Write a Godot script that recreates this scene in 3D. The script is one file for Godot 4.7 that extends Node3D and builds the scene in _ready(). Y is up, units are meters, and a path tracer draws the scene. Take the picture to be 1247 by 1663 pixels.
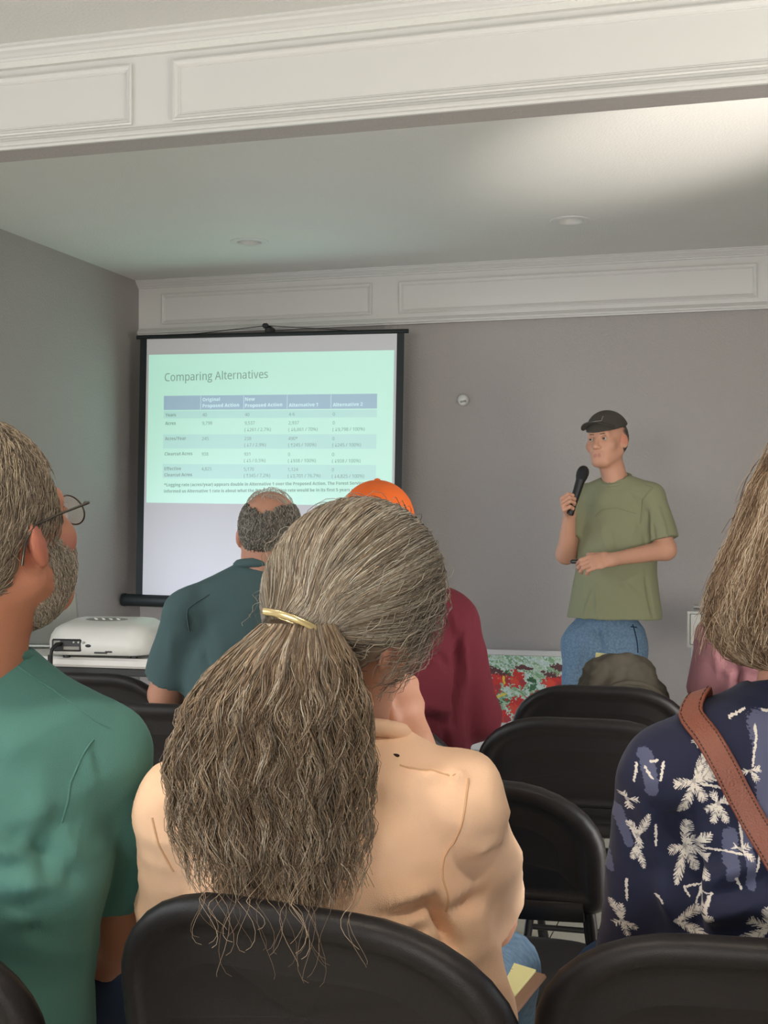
extends Node3D
# A talk in a meeting room: audience on black folding chairs, projection screen, standing speaker.
# Units are metres, y is up; the far wall lies across -z, the left wall across -x.

var M := {}
var taken := {}
var rng := RandomNumberGenerator.new()

class Geo:
	var v := PackedVector3Array()
	var n := PackedVector3Array()
	var c := PackedColorArray()
	var t := PackedVector2Array()
	var ix := PackedInt32Array()

	func tri(a: Vector3, b: Vector3, d: Vector3) -> void:   # counter-clockwise seen from outside
		var nn := (b - a).cross(d - a).normalized()
		var k := v.size()
		v.append(a); v.append(b); v.append(d)
		n.append(nn); n.append(nn); n.append(nn)
		ix.append(k); ix.append(k + 2); ix.append(k + 1)

	func quad(a: Vector3, b: Vector3, d: Vector3, e: Vector3) -> void:
		var nn := (d - a).cross(e - b).normalized()
		var k := v.size()
		v.append(a); v.append(b); v.append(d); v.append(e)
		n.append(nn); n.append(nn); n.append(nn); n.append(nn)
		ix.append_array(PackedInt32Array([k, k + 2, k + 1, k, k + 3, k + 2]))

	func box(at: Vector3, size: Vector3, bev := 0.004, bs := Basis.IDENTITY) -> void:
		var h := size * 0.5
		bev = minf(bev, minf(h.x, minf(h.y, h.z)) * 0.98)
		var q := h - Vector3.ONE * bev
		var f := func(s: Vector3, face: int) -> Vector3:
			var p := Vector3(s.x * (h.x if face == 0 else q.x), s.y * (h.y if face == 1 else q.y), s.z * (h.z if face == 2 else q.z))
			return at + bs * p
		for ax in 3:
			for sg in [-1.0, 1.0]:
				var a := Vector3.ZERO
				var b := Vector3.ZERO
				var d := Vector3.ZERO
				a[ax] = sg
				b[(ax + 1) % 3] = sg
				d[(ax + 2) % 3] = 1.0
				quad(f.call(a - b - d, ax), f.call(a + b - d, ax), f.call(a + b + d, ax), f.call(a - b + d, ax))
		for ax in 3:
			var e1 := (ax + 1) % 3
			var e2 := (ax + 2) % 3
			for s1 in [-1.0, 1.0]:
				for s2 in [-1.0, 1.0]:
					var lo := Vector3.ZERO
					lo[ax] = -1.0
					lo[e1] = s1
					lo[e2] = s2
					var hi := lo
					hi[ax] = 1.0
					if s1 * s2 > 0:
						quad(f.call(lo, e1), f.call(lo, e2), f.call(hi, e2), f.call(hi, e1))
					else:
						quad(f.call(lo, e2), f.call(lo, e1), f.call(hi, e1), f.call(hi, e2))
		for sx in [-1.0, 1.0]:
			for sy in [-1.0, 1.0]:
				for sz in [-1.0, 1.0]:
					var s := Vector3(sx, sy, sz)
					if sx * sy * sz > 0:
						tri(f.call(s, 0), f.call(s, 1), f.call(s, 2))
					else:
						tri(f.call(s, 0), f.call(s, 2), f.call(s, 1))

	func loft(rings: Array, cap0 := true, cap1 := true, closed := true) -> void:
		# rings of equal length; smooth normals from the faces
		var m: int = rings[0].size()
		var k := v.size()
		for r in rings:
			for p in r:
				v.append(p)
				n.append(Vector3.ZERO)
		var last := m if closed else m - 1
		for i in rings.size() - 1:
			for j in last:
				var a := k + i * m + j
				var b := k + i * m + (j + 1) % m
				var d := b + m
				var e := a + m
				var nn := (v[d] - v[a]).cross(v[e] - v[b])
				n[a] += nn; n[b] += nn; n[d] += nn; n[e] += nn
				ix.append_array(PackedInt32Array([a, d, b, a, e, d]))
		for i in range(k, v.size()):
			n[i] = n[i].normalized() if n[i].length_squared() > 1e-18 else Vector3.UP
		if cap0:
			fan(rings[0], true)
		if cap1:
			fan(rings[rings.size() - 1], false)

	func fan(ring: Array, flip: bool) -> void:
		var mid := Vector3.ZERO
		for p in ring:
			mid += p
		mid /= ring.size()
		for j in ring.size():
			var a: Vector3 = ring[j]
			var b: Vector3 = ring[(j + 1) % ring.size()]
			if flip:
				tri(mid, b, a)
			else:
				tri(mid, a, b)

	func tube(pts: Array, radii, sides := 10, caps := true) -> void:
		var rings := []
		var side := Vector3.ZERO
		for i in pts.size():
			var p: Vector3 = pts[i]
			var d: Vector3 = (pts[mini(i + 1, pts.size() - 1)] - pts[maxi(i - 1, 0)]).normalized()
			if side == Vector3.ZERO:
				side = d.cross(Vector3.UP if absf(d.y) < 0.9 else Vector3.RIGHT).normalized()
			else:
				side = (side - d * side.dot(d)).normalized()
			var up := d.cross(side)
			var r: float = radii[i] if radii is Array else radii
			var ring := []
			for j in sides:
				var w := TAU * j / sides
				ring.append(p + (side * cos(w) + up * sin(w)) * r)
			rings.append(ring)
		loft(rings, caps, caps)

	func lathe(at: Vector3, profile: Array, bs := Basis.IDENTITY, sides := 24, caps := true) -> void:
		# profile of Vector2(radius, height) along the local y axis, upwards
		var rings := []
		for p: Vector2 in profile:
			var ring := []
			for j in sides:
				var w := -TAU * j / sides
				ring.append(at + bs * Vector3(cos(w) * p.x, p.y, sin(w) * p.x))
			rings.append(ring)
		loft(rings, caps, caps)

	func prism(poly: Array, along: Vector3) -> void:
		# a flat polygon (counter-clockwise seen against «along») drawn out along a vector, hard edges
		var m := poly.size()
		for j in m:
			var a: Vector3 = poly[j]
			var b: Vector3 = poly[(j + 1) % m]
			quad(a, b, b + along, a + along)
		fan(poly, true)
		var far := []
		for p in poly:
			far.append(p + along)
		fan(far, false)

	func frame(o: Vector3, ux: Vector3, uy: Vector3, nn: Vector3, w: float, h: float, profile: Array, fill := false) -> void:
		# mitred moulding round a rectangle: profile of Vector2(inset, height)
		var last := []
		for p: Vector2 in profile:
			var c0 := o + ux * p.x + uy * p.x + nn * p.y
			var c1 := o + ux * (w - p.x) + uy * p.x + nn * p.y
			var c2 := o + ux * (w - p.x) + uy * (h - p.x) + nn * p.y
			var c3 := o + ux * p.x + uy * (h - p.x) + nn * p.y
			var now := [c0, c1, c2, c3]
			if last:
				for j in 4:
					quad(last[j], last[(j + 1) % 4], now[(j + 1) % 4], now[j])
			last = now
		if fill:
			quad(last[0], last[1], last[2], last[3])

	func strand(pts: PackedVector3Array, r0: float, r1: float, col: Color) -> void:
		var m := pts.size()
		var k := v.size()
		var side := Vector3.ZERO
		for i in m:
			var d := pts[mini(i + 1, m - 1)] - pts[maxi(i - 1, 0)]
			if i == 0:
				side = d.cross(Vector3(0.3, 0.2, 0.93)).normalized()
			var up := d.cross(side).normalized()
			side = up.cross(d).normalized()
			var s := float(i) / (m - 1)
			var r := lerpf(r0, r1, s * s)
			var a := side * 0.866 - up * 0.5
			var b := side * -0.866 - up * 0.5
			v.append(pts[i] + up * r); v.append(pts[i] + a * r); v.append(pts[i] + b * r)
			n.append(up); n.append(a); n.append(b)
			c.append(col); c.append(col); c.append(col)
			if i:
				var q := k + i * 3
				for j in 3:
					var j2 := (j + 1) % 3
					ix.append(q - 3 + j); ix.append(q - 3 + j2); ix.append(q + j2)
					ix.append(q - 3 + j); ix.append(q + j2); ix.append(q + j)

	func shift(by: Vector3) -> void:
		for i in v.size():
			v[i] += by

	func mesh() -> ArrayMesh:
		var a := []
		a.resize(Mesh.ARRAY_MAX)
		a[Mesh.ARRAY_VERTEX] = v
		a[Mesh.ARRAY_NORMAL] = n
		if c.size() == v.size():
			a[Mesh.ARRAY_COLOR] = c
		if t.size() == v.size():
			a[Mesh.ARRAY_TEX_UV] = t
		a[Mesh.ARRAY_INDEX] = ix
		var m := ArrayMesh.new()
		m.add_surface_from_arrays(Mesh.PRIMITIVE_TRIANGLES, a)
		return m


# A signed distance field of tapered, flattened capsules joined smoothly; meshed as surface nets.
class Field:
	var A := PackedVector3Array()
	var D := PackedVector3Array()
	var I := PackedFloat32Array()
	var U := PackedVector3Array()
	var V := PackedVector3Array()
	var W := PackedVector3Array()
	var Q := PackedVector4Array()      # ru0 rv0 ru1 rv1
	var K := PackedFloat32Array()
	var O := PackedInt32Array()        # 0 round add, 1 flat add, 2 round cut, 3 flat cut, 4 plane
	var folds := []                    # [a, b, width, height]
	var paint := []                    # [centre, radius, linear colour]
	var base_color := Color.WHITE
	var wob: FastNoiseLite
	var wob_amp := 0.0
	var wob_scale := Vector3.ONE

	func put(a: Vector3, b: Vector3, u: Vector3, q: Vector4, k: float, o: int) -> void:
		var d := b - a
		A.append(a); D.append(d)
		I.append(1.0 / d.length_squared() if d.length_squared() > 1e-9 else 0.0)
		var w := d.normalized() if d.length_squared() > 1e-9 else (Vector3.UP if absf(u.y) < 0.9 else Vector3.BACK)
		u = (u - w * u.dot(w)).normalized()
		U.append(u); V.append(w.cross(u)); W.append(w)
		Q.append(q); K.append(k); O.append(o)

	func cap(a: Vector3, b: Vector3, r0: float, r1: float, k := 0.02) -> void:
		put(a, b, Vector3(0.12, 0.3, 0.94), Vector4(r0, r0, r1, r1), k, 0)

	func ball(a: Vector3, r: float, k := 0.02) -> void:
		cap(a, a, r, r, k)

	func flat(a: Vector3, b: Vector3, u: Vector3, ru0: float, rv0: float, ru1: float, rv1: float, k := 0.02) -> void:
		put(a, b, u, Vector4(ru0, rv0, ru1, rv1), k, 1)

	func egg(at: Vector3, bs: Basis, r: Vector3, k := 0.02) -> void:
		# ellipsoid with its own axes, made as a flat capsule of no length: u = x, v, w
		A.append(at); D.append(Vector3.ZERO); I.append(0.0)
		U.append(bs.x); V.append(bs.z); W.append(bs.y)
		Q.append(Vector4(r.x, r.z, r.y, 0.0)); K.append(k); O.append(5)

	func cut(a: Vector3, b: Vector3, r0: float, r1: float, k := 0.01) -> void:
		put(a, b, Vector3(0.12, 0.3, 0.94), Vector4(r0, r0, r1, r1), k, 2)

	func sleeve(a: Vector3, b: Vector3, r0: float, r1: float, k := 0.02) -> void:
		# a cone with a flat end at b
		put(a, b, Vector3(0.12, 0.3, 0.94), Vector4(r0, r0, r1, r1), k, 6)

	func plane(at: Vector3, out: Vector3) -> void:
		put(at, at + out.normalized(), Vector3(0.12, 0.3, 0.94), Vector4.ZERO, 0.0, 4)

	func fold(a: Vector3, b: Vector3, w: float, h: float) -> void:
		folds.append([a, b, w, h])

	func eval(p: Vector3, list: PackedInt32Array) -> float:
		var r := 1e3
		for i in list:
			var o := O[i]
			var q := p - A[i]
			if o == 4:
				r = maxf(r, q.dot(W[i]))
				continue
			var z := Q[i]
			var d := 0.0
			if o == 5:
				var x := q.dot(U[i]) / z.x
				var y := q.dot(V[i]) / z.y
				var w := q.dot(W[i]) / z.z
				var k0 := sqrt(x * x + y * y + w * w)
				x /= z.x; y /= z.y; w /= z.z
				d = k0 * (k0 - 1.0) / maxf(sqrt(x * x + y * y + w * w), 1e-5)
				o = 0
			elif o == 6:
				var t := q.dot(D[i]) * I[i]
				var tc := clampf(t, 0.0, 1.0)
				d = (q - D[i] * tc).length() - (z.x + (z.z - z.x) * tc) if t < 1.0 else maxf((q - D[i] * t).length() - z.z, (t - 1.0) / sqrt(I[i]))
				if t < 1.0:
					d = maxf(d, (t - 1.0) / sqrt(I[i]))
				o = 0
			else:
				var t := clampf(q.dot(D[i]) * I[i], 0.0, 1.0)
				q -= D[i] * t
				if o & 1:
					var ru := z.x + (z.z - z.x) * t
					var rv := z.y + (z.w - z.y) * t
					var rw := minf(ru, rv)
					var x := q.dot(U[i]) / ru
					var y := q.dot(V[i]) / rv
					var w := q.dot(W[i]) / rw
					var k0 := sqrt(x * x + y * y + w * w)
					x /= ru; y /= rv; w /= rw
					d = k0 * (k0 - 1.0) / maxf(sqrt(x * x + y * y + w * w), 1e-5)
				else:
					d = q.length() - (z.x + (z.z - z.x) * t)
			var k := K[i]
			if o < 2:
				var h := maxf(k - absf(r - d), 0.0)
				r = minf(r, d) - h * h * 0.25 / k
			else:
				d = -d
				var h := maxf(k - absf(r - d), 0.0)
				r = maxf(r, d) + h * h * 0.25 / k
		return r

	func reach(i: int, p: Vector3) -> float:   # rough lower bound of the distance of primitive i
		var t := clampf((p - A[i]).dot(D[i]) * I[i], 0.0, 1.0)
		var z := Q[i]
		return (p - A[i] - D[i] * t).length() - maxf(maxf(z.x, z.y), maxf(z.z, z.w))

	func all() -> PackedInt32Array:
		return PackedInt32Array(range(A.size()))

	func project(p: Vector3, dir: Vector3, far := 0.4) -> Vector3:
		# from outside along dir to the surface
		var every := all()
		var s := 0.0
		for i in 60:
			var d := eval(p + dir * s, every)
			if d < 0.0005 or s > far:
				break
			s += maxf(d * 0.7, 0.0005)
		return p + dir * s

	func onto(p: Vector3) -> Vector3:
		# nearest surface point by the gradient
		var every := all()
		for i in 6:
			var d := eval(p, every)
			var e := 0.002
			var g := Vector3(eval(p + Vector3(e, 0, 0), every) - d, eval(p + Vector3(0, e, 0), every) - d, eval(p + Vector3(0, 0, e), every) - d)
			if g.length_squared() < 1e-12:
				break
			p -= g.normalized() * d
		return p

	func lift(p: Vector3) -> float:   # how far folds and creases raise the cloth at p
		var h := 0.0
		for f in folds:
			var a: Vector3 = f[0]
			var d: Vector3 = f[1] - a
			var t := clampf((p - a).dot(d) / d.length_squared(), 0.0, 1.0)
			var fw: float = f[2]
			var e := (p - a - d * t).length_squared() / (fw * fw)
			if e < 6.0:
				h += f[3] * exp(-e) * (1.0 - 0.6 * absf(2.0 * t - 1.0))
		if wob_amp > 0.0:
			h += wob_amp * wob.get_noise_3dv(p * wob_scale)
		return h

	func grown(p: Vector3, off: float) -> Vector3:   # onto the creased cloth, a little proud of it
		p = onto(p)
		var every := all()
		var e := 0.003
		var d := eval(p, every)
		var n := Vector3(eval(p + Vector3(e, 0, 0), every) - d, eval(p + Vector3(0, e, 0), every) - d, eval(p + Vector3(0, 0, e), every) - d).normalized()
		return p + n * (lift(p) + off)

	func into(g: Geo, cell: float, uvs := false, uvo := Vector3.ZERO, ux := Vector3.RIGHT, uy := Vector3.UP) -> void:
		var lo := Vector3.ONE * 1e3
		var hi := Vector3.ONE * -1e3
		for i in A.size():
			if O[i] in [0, 1, 5, 6]:
				var z := Q[i]
				var r := Vector3.ONE * (maxf(maxf(z.x, z.y), maxf(z.z, z.w)) + 0.01)
				lo = lo.min(A[i] - r).min(A[i] + D[i] - r)
				hi = hi.max(A[i] + r).max(A[i] + D[i] + r)
		const B := 4
		lo -= Vector3.ONE * cell * 2
		var nb := Vector3i(((hi - lo) / (cell * B)).ceil()) + Vector3i.ONE
		var nx := nb.x * B + 1
		var ny := nb.y * B + 1
		var nz := nb.z * B + 1
		var grid := PackedFloat32Array()
		grid.resize(nx * ny * nz)
		grid.fill(1e6)
		var half := cell * B * 0.5
		var diag := half * 1.7321
		var every := all()
		var active := []
		for bz in nb.z:
			for by in nb.y:
				for bx in nb.x:
					var mid := lo + Vector3(bx * B * cell + half, by * B * cell + half, bz * B * cell + half)
					var near := PackedInt32Array()
					var any := false
					for i in every:
						if O[i] == 4:
							near.append(i)
						elif reach(i, mid) < diag * 1.1 + K[i]:
							near.append(i)
							if O[i] < 2 or O[i] >= 5:
								any = true
					if not any:
						continue
					var d := eval(mid, near)
					if absf(d) > diag * 1.7:
						continue
					active.append(Vector3i(bx, by, bz))
					for z in range(bz * B, bz * B + B + 1):
						for y in range(by * B, by * B + B + 1):
							var row := (z * ny + y) * nx
							for x in range(bx * B, bx * B + B + 1):
								if grid[row + x] > 1e5:
									grid[row + x] = eval(lo + Vector3(x, y, z) * cell, near)
		var k0 := g.v.size()
		var at := {}
		var offs := PackedInt32Array([0, 1, nx, nx + 1, nx * ny, nx * ny + 1, nx * ny + nx, nx * ny + nx + 1])
		var edges := [[0, 1], [2, 3], [4, 5], [6, 7], [0, 2], [1, 3], [4, 6], [5, 7], [0, 4], [1, 5], [2, 6], [3, 7]]
		var corner := []
		for j in 8:
			corner.append(Vector3(j & 1, (j >> 1) & 1, (j >> 2) & 1))
		var w := PackedFloat32Array()
		w.resize(8)
		for b in active:
			for z in range(b.z * B, b.z * B + B):
				for y in range(b.y * B, b.y * B + B):
					for x in range(b.x * B, b.x * B + B):
						var id := (z * ny + y) * nx + x
						var mask := 0
						for j in 8:
							w[j] = grid[id + offs[j]]
							if w[j] < 0.0:
								mask |= 1 << j
						if mask == 0 or mask == 255:
							continue
						var s := Vector3.ZERO
						var m := 0
						for e in edges:
							var ea: int = e[0]
							var eb: int = e[1]
							if (mask >> ea) & 1 != (mask >> eb) & 1:
								var t: float = w[ea] / (w[ea] - w[eb])
								s += corner[ea].lerp(corner[eb], clampf(t, 0.0, 1.0))
								m += 1
						at[id] = g.v.size()
						g.v.append(lo + (Vector3(x, y, z) + s / m) * cell)
		var steps := [1, nx, nx * ny]
		var first := g.ix.size()
		for id in at:
			for ax in 3:
				var a: float = grid[id]
				var o: float = grid[id + steps[ax]]
				if (a < 0.0) == (o < 0.0) or o > 1e5 or a > 1e5:
					continue
				var s1: int = steps[(ax + 1) % 3]
				var s2: int = steps[(ax + 2) % 3]
				if not (at.has(id - s1) and at.has(id - s2) and at.has(id - s1 - s2)):
					continue
				var p0: int = at[id]
				var p1: int = at[id - s1]
				var p2: int = at[id - s1 - s2]
				var p3: int = at[id - s2]
				if a < 0.0:
					g.ix.append_array(PackedInt32Array([p0, p2, p1, p0, p3, p2]))
				else:
					g.ix.append_array(PackedInt32Array([p0, p1, p2, p0, p2, p3]))
		g.n.resize(g.v.size())
		_normals(g, k0, first)
		if folds or wob_amp > 0.0:
			for i in range(k0, g.v.size()):
				g.v[i] += g.n[i] * lift(g.v[i])
			for i in range(k0, g.v.size()):
				g.n[i] = Vector3.ZERO
			_normals(g, k0, first)
		for i in range(k0, g.v.size()):
			var col := base_color
			for f in paint:
				var d: float = (g.v[i] - f[0]).length() / f[1]
				if d < 1.0:
					col = col.lerp(f[2], 1.0 - smoothstep(0.55, 1.0, d))
			g.c.append(col)
			if uvs:
				var q := g.v[i] - uvo
				g.t.append(Vector2(q.dot(ux), -q.dot(uy)))

	func _normals(g: Geo, k0: int, first: int) -> void:
		for i in range(first, g.ix.size(), 3):
			var a := g.ix[i]
			var b := g.ix[i + 1]
			var d := g.ix[i + 2]
			var nn := (g.v[d] - g.v[a]).cross(g.v[b] - g.v[a])
			g.n[a] += nn; g.n[b] += nn; g.n[d] += nn
		for i in range(k0, g.v.size()):
			g.n[i] = g.n[i].normalized() if g.n[i].length_squared() > 1e-20 else Vector3.UP


func numbered(called: String) -> String:
	var k: int = taken.get(called, 0)
	taken[called] = k + 1
	return called if k == 0 else "%s_%03d" % [called, k]

func tag(o: Node, label := "", category := "", group := "", kind := "") -> Node:
	if label: o.set_meta("label", label)
	if category: o.set_meta("category", category)
	if group: o.set_meta("group", group)
	if kind: o.set_meta("kind", kind)
	return o

func thing(called: String, label: String, category: String, at := Vector3.ZERO, turn := 0.0, group := "") -> Node3D:
	var o := Node3D.new()
	o.name = numbered(called)
	add_child(o)
	o.position = at
	o.rotation.y = turn
	tag(o, label, category, group)
	return o

func part(called: String, g: Geo, m: Material, parent: Node3D, label := "") -> MeshInstance3D:
	var o := MeshInstance3D.new()
	o.name = called
	o.mesh = g.mesh()
	o.material_override = m
	parent.add_child(o, true)
	if label: o.set_meta("label", label)
	return o

func solo(called: String, g: Geo, m: Material, label: String, category: String, at := Vector3.ZERO, group := "") -> MeshInstance3D:
	# a thing that is one mesh; g is given in the world and re-based to «at»
	g.shift(-at)
	var o := MeshInstance3D.new()
	o.name = numbered(called)
	o.mesh = g.mesh()
	o.material_override = m
	add_child(o)
	o.position = at
	tag(o, label, category, group)
	return o

func struct(called: String, g: Geo, m: Material, label := "") -> MeshInstance3D:
	var o := MeshInstance3D.new()
	o.name = numbered(called)
	o.mesh = g.mesh()
	o.material_override = m
	add_child(o)
	tag(o, label, "", "", "structure")
	return o

func copy_of(o: Node3D, at: Vector3, turn: float, label: String) -> Node3D:
	var r: Node3D = o.duplicate()
	var stem: String = o.name
	r.name = numbered(stem)
	add_child(r)
	r.position = at
	r.rotation.y = turn
	r.set_meta("label", label)
	return r

func lin(hex: String) -> Color:
	return Color(hex).srgb_to_linear()

func mat(key: String, hex: String, rough := 0.7, metal := 0.0, spec := 0.5) -> StandardMaterial3D:
	var m := StandardMaterial3D.new()
	m.resource_name = key
	m.albedo_color = Color(hex)
	m.roughness = rough
	m.metallic = metal
	m.metallic_specular = spec
	M[key] = m
	return m

func noise(freq: float, octaves := 3, s := 1, kind := FastNoiseLite.TYPE_SIMPLEX_SMOOTH) -> FastNoiseLite:
	var f := FastNoiseLite.new()
	f.noise_type = kind
	f.frequency = freq
	f.fractal_octaves = octaves
	f.seed = s
	return f

func bump(m: StandardMaterial3D, freq: float, octaves: int, strength: float, scale: float, size := 256, s := 3) -> void:
	var t := NoiseTexture2D.new()
	t.width = size
	t.height = size
	t.seamless = true
	t.as_normal_map = true
	t.bump_strength = 6.0
	t.noise = noise(freq, octaves, s)
	m.normal_enabled = true
	m.normal_texture = t
	m.normal_scale = strength
	m.uv1_triplanar = true
	m.uv1_scale = Vector3.ONE * scale

func mottle(m: StandardMaterial3D, low: String, high: String, freq: float, octaves: int, scale: float, s := 7, size := 256) -> void:
	var t := NoiseTexture2D.new()
	t.width = size
	t.height = size
	t.seamless = true
	t.noise = noise(freq, octaves, s)
	var r := Gradient.new()
	r.set_color(0, Color(low))
	r.set_color(1, Color(high))
	t.color_ramp = r
	m.albedo_texture = t
	m.albedo_color = Color.WHITE
	m.uv1_triplanar = true
	m.uv1_scale = Vector3.ONE * scale

func _ready() -> void:
	rng.seed = 11
	# ---- camera, sky, light, exposure ----
	var cam := Camera3D.new()
	cam.name = "camera"
	cam.fov = 41.41
	cam.position = Vector3(0, 1.22, 0)
	cam.rotation_degrees = Vector3(0.612, 16.15, 0)
	cam.near = 0.05
	cam.far = 60.0
	cam.current = true
	add_child(cam)
	var env := Environment.new()
	env.tonemap_mode = Environment.TONE_MAPPER_LINEAR
	env.tonemap_exposure = 1.5
	env.background_mode = Environment.BG_SKY
	var sky := Sky.new()
	var sm := ProceduralSkyMaterial.new()
	sm.sky_top_color = Color("c9d6e6")
	sm.sky_horizon_color = Color("eef1f2")
	sm.ground_horizon_color = Color("b9bbb0")
	sm.ground_bottom_color = Color("8f9184")
	sm.sky_energy_multiplier = 1.6
	sky.sky_material = sm
	env.sky = sky
	env.sdfgi_enabled = true
	env.ssao_enabled = true
	env.ssil_enabled = true
	var we := WorldEnvironment.new()
	we.name = "environment"
	we.environment = env
	add_child(we)
	# daylight through the windows of the left and back walls
	daylight("window_daylight", Vector3(-3.64, 1.45, -1.75), Vector3(1, -0.2, -0.3), Vector2(2.1, 1.5), 2.4, "f4f7fc")
	daylight("window_daylight", Vector3(-3.64, 1.45, 1.0), Vector3(1, -0.2, -0.2), Vector2(2.1, 1.5), 1.4, "f6f8fb")
	daylight("window_daylight", Vector3(-3.64, 0.85, -5.9), Vector3(1, -0.5, -0.35), Vector2(1.4, 0.9), 1.6, "dbe6fb")
	daylight("window_daylight", Vector3(-2.2, 1.5, 10.92), Vector3(0.05, -0.08, -1), Vector2(1.8, 1.5), 17.0, "fbf8f2")
	daylight("window_daylight", Vector3(0.35, 1.5, 10.92), Vector3(-0.05, -0.08, -1), Vector2(1.8, 1.5), 17.0, "fbf8f2")
	# sunlit ground outside sends light up through the glazed door of the right wall
	daylight("door_daylight", Vector3(1.54, 0.80, -2.35), Vector3(-0.6, 0.05, -0.9), Vector2(1.3, 1.2), 6.0, "fbf6ee")
	# the sun itself, high beyond the left wall
	var sun := DirectionalLight3D.new()
	sun.name = "sun"
	sun.light_energy = 3.0
	sun.light_color = Color("fff8f0")
	sun.light_angular_distance = 0.6
	sun.shadow_enabled = true
	sun.sky_mode = DirectionalLight3D.SKY_MODE_LIGHT_ONLY
	add_child(sun)
	sun.look_at_from_position(Vector3.ZERO, Vector3(0.45, -0.8, -0.35), Vector3.UP)
	# added spotlight inside the door, standing in for sun reflected onto the alcove ceiling
	var glint := SpotLight3D.new()
	glint.name = "added_sun_glint"
	glint.light_energy = 15.0
	glint.light_color = Color("fff4ec")
	glint.light_size = 0.12
	glint.spot_angle = 11.0
	glint.spot_angle_attenuation = 1.0
	glint.spot_range = 30.0
	glint.spot_attenuation = 2.0
	glint.shadow_enabled = true
	add_child(glint)
	glint.look_at_from_position(Vector3(1.52, 0.60, -2.60), Vector3(-0.30, 2.70, -5.15), Vector3.UP)

	materials()
	room()
	furniture()
	people()

func daylight(called: String, at: Vector3, dir: Vector3, size: Vector2, energy: float, hex: String) -> void:
	var l := AreaLight3D.new()
	l.name = numbered(called)
	l.area_size = size
	l.light_energy = energy
	l.light_color = Color(hex)
	l.area_range = 30.0
	l.area_attenuation = 2.0
	l.shadow_enabled = true
	add_child(l)
	l.look_at_from_position(at, at + dir, Vector3.UP)

func materials() -> void:
	var m := mat("wall_paint", "a49f9c", 0.75, 0.0, 0.35)
	bump(m, 0.08, 4, 0.25, 3.0)
	m = mat("white_paint", "cbcac7", 0.42, 0.0, 0.45)
	m = mat("ceiling_paint", "d4d4cf", 0.85, 0.0, 0.3)
	bump(m, 0.09, 4, 0.2, 3.0)
	m = mat("grout", "8d887d", 0.9)
	m = mat("tile_a", "b9b3a5", 0.35)
	mottle(m, "aba598", "c4beb0", 0.012, 4, 1.3, 5)
	m = mat("tile_b", "b4ad9f", 0.38)
	mottle(m, "a8a294", "bfb9aa", 0.014, 4, 1.1, 9)
	m = mat("vinyl", "151213", 0.46, 0.0, 0.4)
	bump(m, 0.16, 2, 0.12, 14.0)
	m = mat("chair_metal", "131214", 0.35, 0.3, 0.5)
	m = mat("rubber", "0d0d0d", 0.8)
	m = mat("screen_cloth", "d2d1d6", 0.9, 0.0, 0.2)
	m = mat("screen_black", "1c2222", 0.5, 0.0, 0.4)
	m = mat("white_plastic", "d2d2ce", 0.38)
	m = mat("grey_plastic", "87857f", 0.5)
	m = mat("dark_plastic", "17181a", 0.45)
	m = mat("cord", "101113", 0.55)
	m = mat("silver", "a8aaa6", 0.38, 0.75)
	m = mat("chrome", "cfcfcc", 0.18, 0.95)
	m = mat("laptop_lid", "8d908b", 0.4, 0.6)
	m = mat("table_top", "dcdad6", 0.35)
	m = mat("gold", "dccb9a", 0.25, 0.85)
	m = mat("paper_yellow", "ded79a", 0.8)
	m = mat("paper_white", "e4e2da", 0.75)
	m = mat("binder", "8a6a55", 0.6)
	m = mat("leather", "7b4535", 0.42)
	bump(m, 0.1, 3, 0.4, 12.0)
	m = mat("leather_stitch", "3c1d14", 0.7)
	m = mat("glass", "f2f6f6", 0.05)
	m.transparency = BaseMaterial3D.TRANSPARENCY_ALPHA
	m.albedo_color = Color(0.95, 0.97, 0.97, 0.1)
	m = mat("skin", "ffffff", 0.5, 0.0, 0.4)
	m.vertex_color_use_as_albedo = true
	m.subsurf_scatter_enabled = true
	m.subsurf_scatter_strength = 0.04
	bump(m, 0.12, 3, 0.18, 16.0)
	m = mat("hair", "ffffff", 0.46, 0.0, 0.45)
	m.vertex_color_use_as_albedo = true
	for c in [["teal_knit", "55837d"], ["peach_knit", "fad2b1"], ["green_knit", "44585a"], ["maroon_knit", "5a222b"], ["pink_knit", "8a6065"], ["olive_knit", "84866b"], ["pack_cloth", "4d483f"], ["cap_cloth", "46423d"], ["orange_cloth", "d4622a"]]:
		m = mat(c[0], c[1], 0.85, 0.0, 0.25)
		m.rim_enabled = true
		m.rim = 0.25
		m.rim_tint = 0.6
		bump(m, 0.2, 2, 0.35, 14.0, 256, 21)
	m = mat("denim", "4f6a86", 0.85, 0.0, 0.25)
	mottle(m, "526a82", "7b92a8", 0.05, 4, 5.0, 31)
	m = mat("denim_dark", "273447", 0.85, 0.0, 0.25)
	m = mat("shoe", "3a3027", 0.6)
	m = mat("eye_white", "a89c90", 0.2)
	m = mat("iris", "3a3128", 0.2)
	m = mat("lens", "f2f6f6", 0.03)
	m.transparency = BaseMaterial3D.TRANSPARENCY_ALPHA
	m.albedo_color = Color(0.97, 0.98, 0.98, 0.06)
	m = mat("lamp_glow", "fff4e6", 0.5)
	m.emission_enabled = true
	m.emission = Color("fff0dd")
	m.emission_energy_multiplier = 1.5
	m = mat("wire", "5a544c", 0.3, 0.8)

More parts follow.
